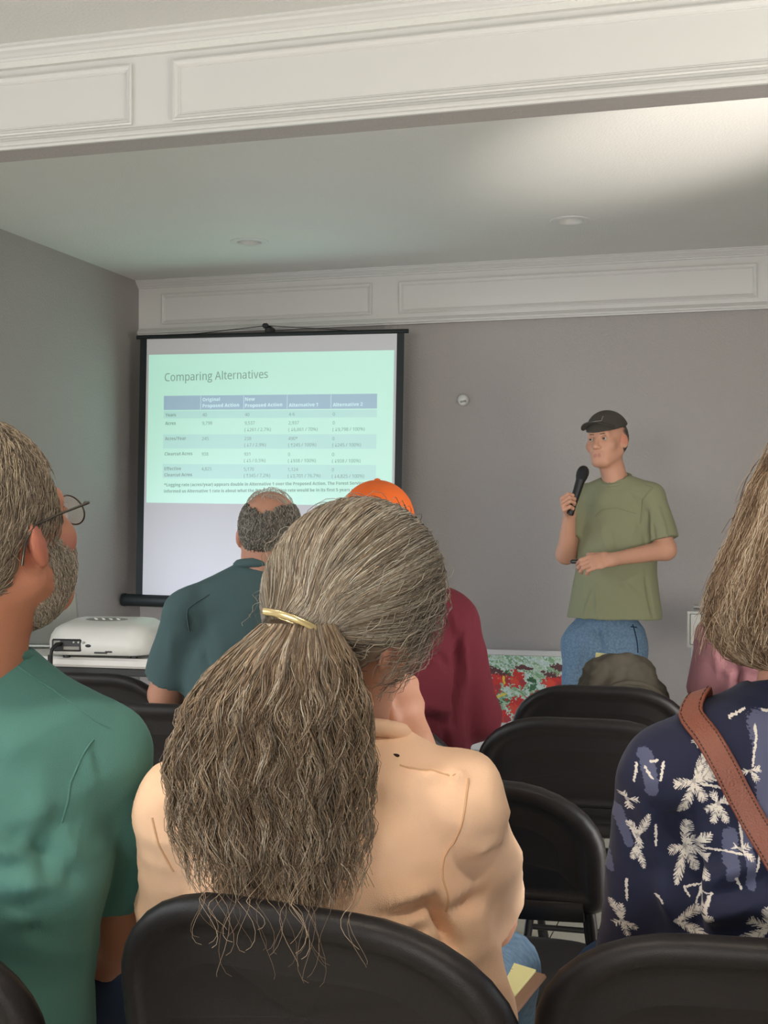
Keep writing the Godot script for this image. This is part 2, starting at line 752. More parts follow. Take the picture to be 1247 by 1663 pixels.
func room() -> void:
	var x0 := -3.70
	var x1 := 1.60
	var z0 := -7.47
	var z1 := 11.0
	var g := Geo.new()
	# floor: tiles on a bed
	g.box(Vector3((x0 + x1) / 2, -0.06, (z0 + z1) / 2), Vector3(x1 - x0 + 0.4, 0.10, z1 - z0 + 0.4), 0.0005)
	var fl := struct("floor", g, M.grout)
	var tw := 0.61
	var variants := []
	for k in 2:
		g = Geo.new()
		g.box(Vector3.ZERO, Vector3(tw - 0.004, 0.012, tw - 0.004), 0.0015)
		variants.append(g.mesh())
	var nx := int(ceil((x1 - x0) / tw))
	var nz := int(ceil((z1 - z0) / tw))
	for i in nx:
		for j in nz:
			var o := MeshInstance3D.new()
			o.name = "tile"
			o.mesh = variants[(i + j) % 2]
			o.material_override = M.tile_a if rng.randf() < 0.5 else M.tile_b
			o.position = Vector3(x0 + tw * (i + 0.5), -0.006, z0 + tw * (j + 0.5))
			fl.add_child(o, true)
	# ceiling of the front of the room and of the alcove behind the beam
	g = Geo.new()
	g.box(Vector3((x0 + x1) / 2, 2.765 + 0.06, (-3.9 + z1) / 2), Vector3(x1 - x0 + 0.4, 0.12, z1 + 3.9 + 0.4), 0.0005)
	var cl := struct("ceiling", g, M.ceiling_paint)
	var cs := CSGBox3D.new()
	cs.name = "alcove_ceiling"
	cs.size = Vector3(x1 - x0 + 0.4, 0.18, -3.95 - z0 + 0.3)
	cs.position = Vector3((x0 + x1) / 2, 2.70 + 0.09, (-3.95 + z0) / 2 - 0.05)
	cs.material = M.ceiling_paint
	for q in [Vector3(-2.625, 0, -6.55), Vector3(-0.952, 0, -6.53)]:
		var hole := CSGCylinder3D.new()
		hole.name = "downlight_hole"
		hole.radius = 0.064
		hole.height = 0.18
		hole.sides = 32
		hole.operation = CSGShape3D.OPERATION_SUBTRACTION
		hole.position = q - cs.position + Vector3(0, 2.70, 0)
		cs.add_child(hole, true)
	cl.add_child(cs)
	# walls
	g = Geo.new()
	g.box(Vector3((x0 + x1) / 2, 1.4, z0 - 0.1), Vector3(x1 - x0 + 0.4, 2.9, 0.2), 0.0005)
	struct("wall_back", g, M.wall_paint)
	g = Geo.new()
	wall_with_openings(g, false, x1 + 0.1, z0 - 0.2, z1 + 0.2, [[-3.1, -1.6]], 0.02, 2.1)
	struct("wall_right", g, M.wall_paint)
	window_unit(5, Vector3(x1 + 0.1, 0.02, -3.1), Vector3(0, 0, 1), 1.5, 2.08)
	g = Geo.new()
	wall_with_openings(g, false, x0 - 0.1, z0 - 0.2, z1 + 0.2, [[-6.6, -5.2, 0.35, 1.35], [-2.8, -0.7, 0.7, 2.2], [-0.05, 2.05, 0.7, 2.2]], 0.7, 2.2)
	struct("wall_left", g, M.wall_paint)
	g = Geo.new()
	wall_with_openings(g, true, z1 + 0.1, x0, x1, [[-3.1, -1.3], [-0.55, 1.25]], 0.75, 2.25)
	struct("wall_front", g, M.wall_paint)
	window_unit(1, Vector3(x0 - 0.1, 0.7, -2.8), Vector3(0, 0, 1), 2.1, 1.5)
	window_unit(2, Vector3(x0 - 0.1, 0.7, -0.05), Vector3(0, 0, 1), 2.1, 1.5)
	window_unit(3, Vector3(-3.1, 0.75, z1 + 0.1), Vector3(1, 0, 0), 1.8, 1.5)
	window_unit(4, Vector3(-0.55, 0.75, z1 + 0.1), Vector3(1, 0, 0), 1.8, 1.5)
	window_unit(6, Vector3(x0 - 0.1, 0.35, -6.6), Vector3(0, 0, 1), 1.4, 1.0)
	# lit downlights over the seats, in the ceiling of the front of the room
	var near_what := ["by the window wall", "in the middle of the ceiling", "by the glazed door wall"]
	for i in 3:
		for j in 2:
			seat_light(Vector3(-2.6 + 1.55 * i, 2.765, -0.5 + 1.9 * j), "lit round ceiling downlight %s %s" % [["above the seats", "behind the seats"][j], near_what[i]])
	# beam with panelled frieze
	g = Geo.new()
	g.box(Vector3((x0 + x1) / 2, 2.62, -3.945), Vector3(x1 - x0, 0.35, 0.128), 0.0005)
	var beam := struct("trim_1", g, M.wall_paint, "taupe beam across the room behind the panelled frieze")
	frieze(beam, -3.88, 2.445, 2.765, x0, x1, [[-3.62, -1.945], [-1.805, 0.2], [0.34, 1.52]], 2.485, 2.675, 0.053)
	# frieze of the far wall
	g = Geo.new()
	g.box(Vector3((x0 + x1) / 2, 2.54, z0 + 0.008), Vector3(x1 - x0, 0.318, 0.016), 0.0005)
	var fz := struct("trim_2", g, M.white_paint, "white panelled frieze above the far wall")
	frieze(fz, z0 + 0.016, 2.378, 2.70, x0, x1, [[-3.545, -2.228], [-2.066, -0.093], [0.07, 1.45]], 2.435, 2.618, 0.04)
	# baseboards
	g = Geo.new()
	g.box(Vector3((x0 + x1) / 2, 0.055, z0 + 0.008), Vector3(x1 - x0, 0.11, 0.016), 0.004)
	struct("baseboard_back", g, M.white_paint)
	g = Geo.new()
	g.box(Vector3(x0 + 0.008, 0.055, (z0 + z1) / 2), Vector3(0.016, 0.11, z1 - z0), 0.004)
	struct("baseboard_left", g, M.white_paint)
	g = Geo.new()
	g.box(Vector3(x1 - 0.008, 0.055, (z0 + z1) / 2), Vector3(0.016, 0.11, z1 - z0), 0.004)
	struct("baseboard_right", g, M.white_paint)

func seat_light(at: Vector3, label: String) -> void:
	var t := thing("ceiling_downlight", label, "ceiling light", at, 0.0, "lit downlights above the seats")
	var g := Geo.new()
	g.lathe(Vector3.ZERO, [Vector2(0.075, 0.0), Vector2(0.075, -0.006), Vector2(0.08, -0.012), Vector2(0.105, -0.008), Vector2(0.11, 0.0)], Basis.IDENTITY, 32, false)
	part("trim_ring", g, M.white_paint, t)
	g = Geo.new()
	g.lathe(Vector3.ZERO, [Vector2(0.002, -0.0045), Vector2(0.076, -0.004), Vector2(0.076, 0.0)], Basis.IDENTITY, 32, false)
	part("lamp_lens", g, M.lamp_glow, t)
	var l := SpotLight3D.new()
	l.name = "downlight"
	l.light_energy = 1.35
	l.light_color = Color("fff0dd")
	l.light_size = 0.07
	l.spot_angle = 62.0
	l.spot_angle_attenuation = 0.8
	l.spot_range = 30.0
	l.spot_attenuation = 2.0
	l.shadow_enabled = true
	t.add_child(l, true)
	l.position = Vector3(0, -0.03, 0)
	l.rotation_degrees = Vector3(-90, 0, 0)

func wall_with_openings(g: Geo, across_x: bool, at: float, a: float, b: float, holes: Array, y0: float, y1: float) -> void:
	var put := func(lo: float, hi: float, yl: float, yh: float) -> void:
		var mid := Vector3((lo + hi) / 2, (yl + yh) / 2, at) if across_x else Vector3(at, (yl + yh) / 2, (lo + hi) / 2)
		var size := Vector3(hi - lo, yh - yl, 0.2) if across_x else Vector3(0.2, yh - yl, hi - lo)
		g.box(mid, size, 0.0005)
	var from := a
	for h in holes:
		put.call(from, h[0], -0.05, 2.85)
		put.call(h[0], h[1], -0.05, h[2] if h.size() > 2 else y0)
		put.call(h[0], h[1], h[3] if h.size() > 2 else y1, 2.85)
		from = h[1]
	put.call(from, b, -0.05, 2.85)

func window_unit(k: int, o: Vector3, ux: Vector3, w: float, h: float) -> void:
	var g := Geo.new()
	var nn := ux.cross(Vector3.UP)
	for s in [-1.0, 1.0]:
		g.frame(o + nn * 0.02 * s, ux if s > 0 else -ux, Vector3.UP, nn * s, 0.0001, 0.0001, [])
	var bs := Basis(ux, Vector3.UP, nn)
	for yy in [0.025, h / 2, h - 0.025]:
		g.box(o + ux * w / 2 + Vector3.UP * yy, Vector3(w, 0.05, 0.05), 0.004, bs)
	for xx in [0.025, w / 2, w - 0.025]:
		g.box(o + ux * xx + Vector3.UP * h / 2, Vector3(0.05, h, 0.05), 0.004, bs)
	var root := struct("window_%d" % k, g, M.white_paint)
	for i in 2:
		for j in 2:
			var p := Geo.new()
			p.box(o + ux * (w * (0.25 + 0.5 * i)) + Vector3.UP * (h * (0.25 + 0.5 * j)), Vector3(w / 2 - 0.05, h / 2 - 0.05, 0.006), 0.001, bs)
			part("pane", p, M.glass, root)

func frieze(root: Node3D, zf: float, y0: float, y1: float, x0: float, x1: float, panels: Array, py0: float, py1: float, crown: float) -> void:
	var along := Vector3(x1 - x0, 0, 0)
	# face board
	var g := Geo.new()
	g.box(Vector3((x0 + x1) / 2, (y0 + y1) / 2, zf + 0.005), Vector3(x1 - x0, y1 - y0 - 0.004, 0.010), 0.0005)
	part("face_board", g, M.white_paint, root)
	var z := zf + 0.010
	# crown moulding: profile (z out, y down from the ceiling)
	g = Geo.new()
	var prof := []
	for p in [[0.0, 0.0], [0.062, 0.0], [0.062, -0.008], [0.054, -0.012], [0.050, -0.020], [0.040, -0.026], [0.032, -0.034], [0.026, -0.037], [0.024, -0.043], [0.014, -0.047], [0.012, -0.056], [0.006, -0.060], [0.0, -0.060]]:
		prof.append(Vector3(x0, y1 + p[1] * crown / 0.053, z + p[0] * crown / 0.053))
	prof.reverse()
	g.prism(prof, along)
	part("crown_moulding", g, M.white_paint, root)
	# bottom moulding
	g = Geo.new()
	prof = []
	for p in [[0.0, 0.034], [0.006, 0.030], [0.010, 0.022], [0.018, 0.018], [0.020, 0.010], [0.020, 0.004], [0.012, 0.002], [0.012, -0.006], [0.0, -0.006]]:
		prof.append(Vector3(x0, y0 + p[1], z + p[0]))
	prof.reverse()
	g.prism(prof, along)
	part("bottom_moulding", g, M.white_paint, root)
	for p in panels:
		g = Geo.new()
		g.frame(Vector3(p[0], py0, z), Vector3.RIGHT, Vector3.UP, Vector3.BACK, p[1] - p[0], py1 - py0, [Vector2(0, 0), Vector2(0.0, 0.011), Vector2(0.005, 0.013), Vector2(0.009, 0.010), Vector2(0.016, 0.008), Vector2(0.021, 0.003), Vector2(0.023, 0.0035), Vector2(0.025, 0.0)])
		part("panel_moulding", g, M.white_paint, root)

func outline(w: float, h: float, rt: Vector2, rb: float, inset: float, steps := 9) -> Array:
	# rounded panel centred on x, from y = 0 to h, counter-clockwise seen from +z
	var out := []
	var hw := w / 2 - inset
	var tx := maxf(rt.x - inset, 0.005)
	var ty := maxf(rt.y - inset, 0.005)
	var b := maxf(rb - inset, 0.005)
	var lo := inset
	var hi := h - inset
	for i in steps:
		var a := PI * 0.5 * i / (steps - 1)
		out.append(Vector2(hw - b + b * sin(a), lo + b - b * cos(a)))
	for i in steps:
		var a := PI * 0.5 * i / (steps - 1)
		out.append(Vector2(hw - tx + tx * cos(a), hi - ty + ty * sin(a)))
	for i in steps:
		var a := PI * 0.5 * i / (steps - 1)
		out.append(Vector2(-hw + tx - tx * sin(a), hi - ty + ty * cos(a)))
	for i in steps:
		var a := PI * 0.5 * i / (steps - 1)
		out.append(Vector2(-hw + b - b * cos(a), lo + b - b * sin(a)))
	return out

func make_chair(label: String, at: Vector3, turn: float) -> Node3D:
	# origin on the floor under the back; it faces -z
	var t := thing("folding_chair", label, "chair", at, turn, "black padded folding chairs")
	var g := Geo.new()
	var rings := []
	for p in [[0.075, 0.0085], [0.045, 0.0085], [0.036, 0.0095], [0.031, 0.014], [0.025, 0.0165], [0.017, 0.017], [0.009, 0.0145], [0.003, 0.009], [0.0, 0.0], [0.001, -0.008], [0.006, -0.017], [0.016, -0.023], [0.04, -0.026], [0.075, -0.027]]:
		var ring := []
		for q in outline(0.475, 0.225, Vector2(0.165, 0.125), 0.03, p[0]):
			ring.append(Vector3(q.x, 0.582 + q.y * 0.985, 0.0 + p[1] + (q.y - 0.22) * 0.17 - q.x * q.x * 0.42))
		rings.append(ring)
	rings.reverse()
	g.loft(rings)
	part("backrest", g, M.vinyl, t)
	g = Geo.new()
	rings = []
	for i in 13:
		var x := -0.2 + 0.4 * i / 12.0
		var z := -0.028 - x * x * 0.42
		rings.append([Vector3(x, 0.572, z - 0.006), Vector3(x, 0.572, z + 0.006), Vector3(x, 0.604, z + 0.011), Vector3(x, 0.604, z - 0.002)])
	rings.reverse()
	g.loft(rings)
	part("back_rail", g, M.chair_metal, t)
	g = Geo.new()
	rings = []
	for p in [[0.07, 0.417], [0.012, 0.417], [0.002, 0.424], [0.0, 0.436], [0.004, 0.448], [0.018, 0.457], [0.05, 0.461], [0.1, 0.462]]:
		var ring := []
		for q in outline(0.40, 0.40, Vector2(0.11, 0.10), 0.05, p[0]):
			ring.append(Vector3(q.x * (0.96 + q.y * 0.12), p[1] - 0.022, -0.035 - q.y * 0.92))
		rings.append(ring)
	g.loft(rings)
	part("seat", g, M.vinyl, t)
	for s in [-1.0, 1.0]:
		g = Geo.new()
		g.tube([Vector3(0.200 * s, 0.61, -0.062), Vector3(0.206 * s, 0.57, -0.062), Vector3(0.213 * s, 0.46, -0.09), Vector3(0.215 * s, 0.30, -0.20), Vector3(0.215 * s, 0.012, -0.41)], 0.0115, 10)
		var leg := part("leg", g, M.chair_metal, t)
		g = Geo.new()
		g.tube([Vector3(0.215 * s, 0.045, -0.386), Vector3(0.215 * s, 0.002, -0.417)], [0.0145, 0.016], 10)
		part("foot_cap", g, M.rubber, leg)
		g = Geo.new()
		g.tube([Vector3(0.197 * s, 0.425, -0.33), Vector3(0.197 * s, 0.22, -0.14), Vector3(0.2 * s, 0.012, 0.05)], 0.0115, 10)
		leg = part("leg", g, M.chair_metal, t)
		g = Geo.new()
		g.tube([Vector3(0.2 * s, 0.045, 0.02), Vector3(0.2 * s, 0.002, 0.059)], [0.0145, 0.016], 10)
		part("foot_cap", g, M.rubber, leg)
	g = Geo.new()
	g.tube([Vector3(-0.215, 0.13, -0.324), Vector3(0.215, 0.13, -0.324)], 0.008, 8)
	part("stretcher", g, M.chair_metal, t)
	g = Geo.new()
	g.tube([Vector3(-0.198, 0.14, -0.07), Vector3(0.198, 0.14, -0.07)], 0.008, 8)
	part("stretcher", g, M.chair_metal, t)
	return t

func furniture() -> void:
	var c0 := make_chair("black folding chair with the woman in peach on it", Vector3(-0.4892, 0.0000, -1.3264), deg_to_rad(-11))
	var list := [
		[Vector3(-0.5065, 0.0000, -2.1959), -3.0, "empty black folding chair between the woman in peach and the woman in navy palms"],
		[Vector3(-0.0123, 0.0000, -1.4228), 4.0, "black folding chair with the woman in the navy palm shirt on it"],
		[Vector3(-0.9772, 0.0000, -1.2475), -6.0, "black folding chair with the man in the teal shirt on it"],
		[Vector3(-1.3908, 0.0000, -2.9185), 2.0, "empty black folding chair behind the empty chair by the projector table"],
		[Vector3(-0.9007, 0.0000, -2.8314), 2.0, "black folding chair with the person in maroon on it"],
		[Vector3(-0.4129, 0.0000, -2.9518), 0.0, "empty black folding chair just behind the chair that holds the backpack"],
		[Vector3(-1.8919, 0.0000, -3.4709), 4.0, "empty black folding chair close to the projector table"],
		[Vector3(-1.3305, 0.0000, -3.4253), 4.0, "black folding chair with the man in the dark green polo on it"],
		[Vector3(-0.4473, 0.0000, -3.5665), 0.0, "black folding chair with the grey backpack on its seat"],
		[Vector3(0.0562, 0.0000, -3.5978), 0.0, "black folding chair with the person in the pink shirt on it"],
	]
	for a in list:
		copy_of(c0, a[0], deg_to_rad(a[1]), a[2])
	c0.scale = Vector3.ONE * 1.03
	screen()
	projector_table()
	small_things()

func glow(m: StandardMaterial3D, hex: String, energy: float) -> void:
	m.emission_enabled = true
	m.emission = Color(hex)
	m.emission_energy_multiplier = energy

func letters(s: String, bold := false) -> TextMesh:
	var t := TextMesh.new()
	var f := SystemFont.new()
	f.font_names = PackedStringArray(["Droid Sans"])
	if bold:
		f.font_weight = 700
	t.font = f
	t.text = s
	t.font_size = 48
	t.pixel_size = 0.001
	t.depth = 0.0004
	t.curve_step = 2.0
	t.horizontal_alignment = HORIZONTAL_ALIGNMENT_LEFT
	t.vertical_alignment = VERTICAL_ALIGNMENT_BOTTOM
	return t

func write(parent: Node3D, called: String, s: String, at: Vector3, cap: float, width: float, m: Material, bold := false) -> void:
	# left end of the base line at «at»; cap height and total width in metres (width 0: as it comes)
	var t := letters(s, bold)
	var ref := letters("H", bold).get_aabb()
	var box := t.get_aabb()
	var ky := cap / ref.size.y
	var kx := ky if width <= 0.0 else width / box.size.x
	var o := MeshInstance3D.new()
	o.name = called
	o.mesh = t
	o.material_override = m
	o.scale = Vector3(kx, ky, 1)
	o.position = at - Vector3(box.position.x * kx, ref.position.y * ky, 0)
	parent.add_child(o, true)

func screen() -> void:
	var t := thing("projection_screen", "square white projection screen with black borders on a tripod, showing a table of alternatives", "screen", Vector3(-2.78, 0, -7.2))
	var up := Node3D.new()
	var lean := deg_to_rad(-1.0)
	var bs := Basis(Vector3(0, 0, 1), lean)
	var o := Vector3(0, 1.56, 0)
	up.free()
	var g := Geo.new()
	g.box(o, Vector3(1.60, 1.50, 0.0015), 0.0003, bs)
	var cloth := part("cloth", g, M.screen_cloth, t)
	for s in [-1.0, 1.0]:
		g = Geo.new()
		g.box(o + bs * Vector3((0.8 - 0.021) * s, 0, 0.0018), Vector3(0.042, 1.5, 0.002), 0.0003, bs)
		part("border", g, M.screen_black, t)
	g = Geo.new()
	g.tube([o + bs * Vector3(-0.822, 0.752, 0), o + bs * Vector3(0.822, 0.752, 0)], 0.0125, 12)
	part("top_bar", g, M.screen_black, t)
	g = Geo.new()
	g.tube([o + bs * Vector3(-0.875, -0.785, -0.012), o + bs * Vector3(0.875, -0.785, -0.012)], 0.036, 16)
	var case := part("roller_case", g, M.screen_black, t)
	for s in [-1.0, 1.0]:
		g = Geo.new()
		g.tube([o + bs * Vector3(0.872 * s, -0.785, -0.012), o + bs * Vector3(0.89 * s, -0.785, -0.012)], [0.039, 0.037], 16)
		part("end_cap", g, M.dark_plastic, case)
	g = Geo.new()
	g.tube([Vector3(0.01, 0.10, -0.06), Vector3(0.01, 2.33, -0.06)], 0.013, 12)
	part("pole", g, M.screen_black, t)
	g = Geo.new()
	g.box(Vector3(0.01, 2.335, -0.03), Vector3(0.045, 0.05, 0.07), 0.012)
	g.box(Vector3(-0.008, 2.362, -0.005), Vector3(0.035, 0.028, 0.03), 0.008)
	g.tube([Vector3(0.01, 2.34, -0.03), Vector3(0.01, 2.30, 0.0)], 0.01, 8)
	part("hook", g, M.dark_plastic, t)
	for s in [-1.0, 1.0]:
		g = Geo.new()
		g.tube([Vector3(0.0, 2.362, -0.005), o + bs * Vector3(0.47 * s, 0.763, 0)], 0.0025, 6)
		part("hanging_cord", g, M.cord, t)
	for k in 3:
		var a := TAU * k / 3 + 0.5
		g = Geo.new()
		g.tube([Vector3(0.01, 0.42, -0.06), Vector3(0.01 + 0.17 * sin(a), 0.2, -0.06 + 0.13 * cos(a)), Vector3(0.01 + 0.42 * sin(a), 0.012, -0.06 + 0.17 * cos(a))], 0.009, 8)
		part("leg", g, M.screen_black, t)
	# the projected slide
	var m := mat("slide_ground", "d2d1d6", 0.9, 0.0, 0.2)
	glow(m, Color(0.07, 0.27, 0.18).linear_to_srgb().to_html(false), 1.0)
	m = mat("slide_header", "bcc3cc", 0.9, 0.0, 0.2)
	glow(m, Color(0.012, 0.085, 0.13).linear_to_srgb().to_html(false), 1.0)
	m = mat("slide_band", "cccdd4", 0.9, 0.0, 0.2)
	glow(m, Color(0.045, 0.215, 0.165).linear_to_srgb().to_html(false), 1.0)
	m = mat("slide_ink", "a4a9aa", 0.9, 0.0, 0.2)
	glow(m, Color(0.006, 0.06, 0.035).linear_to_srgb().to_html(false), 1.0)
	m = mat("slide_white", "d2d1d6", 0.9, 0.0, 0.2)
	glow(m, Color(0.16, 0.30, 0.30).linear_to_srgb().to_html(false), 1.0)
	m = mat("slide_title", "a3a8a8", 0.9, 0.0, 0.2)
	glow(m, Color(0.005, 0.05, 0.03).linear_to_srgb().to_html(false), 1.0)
	var so := o + bs * Vector3(-0.743, 0.648, 0.0012)
	var W := 1.486
	var H := 0.862
	g = Geo.new()
	g.box(o + bs * Vector3(0, 0.217, 0.0016), Vector3(W, H, 0.0008), 0.0001, bs)
	var sl := part("slide", g, M.slide_ground, t, "projected slide in pale green with a table of figures")
	var rect := func(called: String, u0: float, u1: float, v0: float, v1: float, z: float, mm: Material) -> void:
		var q := Geo.new()
		q.box(so + bs * Vector3((u0 + u1) / 2 * W, -(v0 + v1) / 2 * H, z), Vector3((u1 - u0) * W, (v1 - v0) * H, 0.0006), 0.0001, bs)
		part(called, q, mm, sl)
	rect.call("table_header", 0.0677, 0.937, 0.279, 0.374, 0.0012, M.slide_header)
	for u in [0.224, 0.403, 0.5805, 0.7557]:
		rect.call("column_rule", u - 0.0008, u + 0.0008, 0.281, 0.372, 0.0016, M.slide_white)
	rect.call("table_row", 0.0677, 0.937, 0.381, 0.431, 0.0012, M.slide_band)
	rect.call("table_row", 0.0677, 0.937, 0.539, 0.634, 0.0012, M.slide_band)
	rect.call("table_row", 0.0677, 0.937, 0.738, 0.834, 0.0012, M.slide_band)
	var put := func(s: String, u: float, v: float, cap: float, w: float, mm: Material, bold: bool) -> void:
		write(sl, "lettering", s, so + bs * Vector3(u * W, -v * H, 0.0022), cap * H, w * W, mm, bold)
	put.call("Comparing Alternatives", 0.0705, 0.181, 0.054, 0.43, M.slide_title, false)
	var c1 := 0.0757
	var c2 := 0.2325
	var c3 := 0.409
	var c4 := 0.588
	var c5 := 0.7645
	for a in [["Original", c2, 0.318, 0.072], ["Proposed Action", c2, 0.3595, 0.152], ["New", c3, 0.318, 0.04], ["Proposed Action", c3, 0.3595, 0.152], ["Alternative 1", c4, 0.3595, 0.116], ["Alternative 2", c5, 0.3595, 0.117]]:
		put.call(a[0], a[1], a[2], 0.0225, a[3], M.slide_white, true)
	for a in [["Years", c1, 0.419], ["Acres", c1, 0.475], ["Acres/Year", c1, 0.578], ["Clearcut Acres", c1, 0.681], ["Effective", c1, 0.7805], ["Clearcut Acres", c1, 0.8225]]:
		put.call(a[0], a[1], a[2], 0.0215, 0.0, M.slide_ink, true)
	for a in [["40", c2, 0.419], ["40", c3, 0.419], ["4-6", c4, 0.419], ["0", c5, 0.419], ["9,798", c2, 0.475], ["9,537", c3, 0.475], ["2,937", c4, 0.475], ["0", c5, 0.475],
			["245", c2, 0.578], ["238", c3, 0.578], ["490*", c4, 0.578], ["0", c5, 0.578], ["938", c2, 0.681], ["931", c3, 0.681], ["0", c4, 0.681], ["0", c5, 0.681],
			["4,825", c2, 0.7805], ["5,170", c3, 0.7805], ["1,124", c4, 0.7805], ["0", c5, 0.7805]]:
		put.call(a[0], a[1], a[2], 0.0215, 0.0, M.slide_ink, false)
	for a in [["261 / 2.7%)", c3, 0.519, -1], ["6,861 / 70%)", c4, 0.519, -1], ["9,798 / 100%)", c5, 0.519, -1], ["7 / 2.9%)", c3, 0.62, -1], ["245 / 100%)", c4, 0.62, 1], ["245 / 100%)", c5, 0.62, -1],
			["5 / 0.5%)", c3, 0.7235, -1], ["938 / 100%)", c4, 0.7235, -1], ["938 / 100%)", c5, 0.7235, -1], ["345 / 7.2%)", c3, 0.8225, 1], ["3,701 / 76.7%)", c4, 0.8225, -1], ["4,825 / 100%)", c5, 0.8225, -1]]:
		put.call("(", a[1], a[2], 0.0215, 0.0, M.slide_ink, false)
		put.call(a[0], a[1] + 0.0205, a[2], 0.0215, 0.0, M.slide_ink, false)
		var q := Geo.new()
		var at: Vector3 = so + bs * Vector3((a[1] + 0.0142) * W, -(a[2] - 0.0105) * H, 0.0022)
		var s: float = a[3]
		q.box(at, Vector3(0.0022, 0.02, 0.0004), 0.0001, bs)
		q.prism([at + Vector3(-0.0055 * s, 0.0035 * s, 0), at + Vector3(0.0055 * s, 0.0035 * s, 0), at + Vector3(0, 0.0105 * s, 0)], Vector3(0, 0, 0.0004))
		part("arrow", q, M.slide_ink, sl)
	put.call("*Logging rate (acres/year) appears double in Alternative 1 over the Proposed Action. The Forest Service", c1, 0.889, 0.0205, 0.816, M.slide_ink, true)
	put.call("informed us Alternative 1 rate is about what the Proposed Action rate would be in its first 5 years of 40.", c1, 0.9315, 0.0205, 0.808, M.slide_ink, true)
	var l := AreaLight3D.new()
	l.name = "slide_light"
	l.area_size = Vector2(W, H)
	l.light_energy = 0.18
	l.light_color = Color("b4f5da")
	l.area_range = 30.0
	l.area_attenuation = 2.0
	l.shadow_enabled = true
	add_child(l)
	var lp := Vector3(-2.78, 1.777, -7.185)
	l.look_at_from_position(lp, lp + Vector3(0, 0, 1), Vector3.UP)

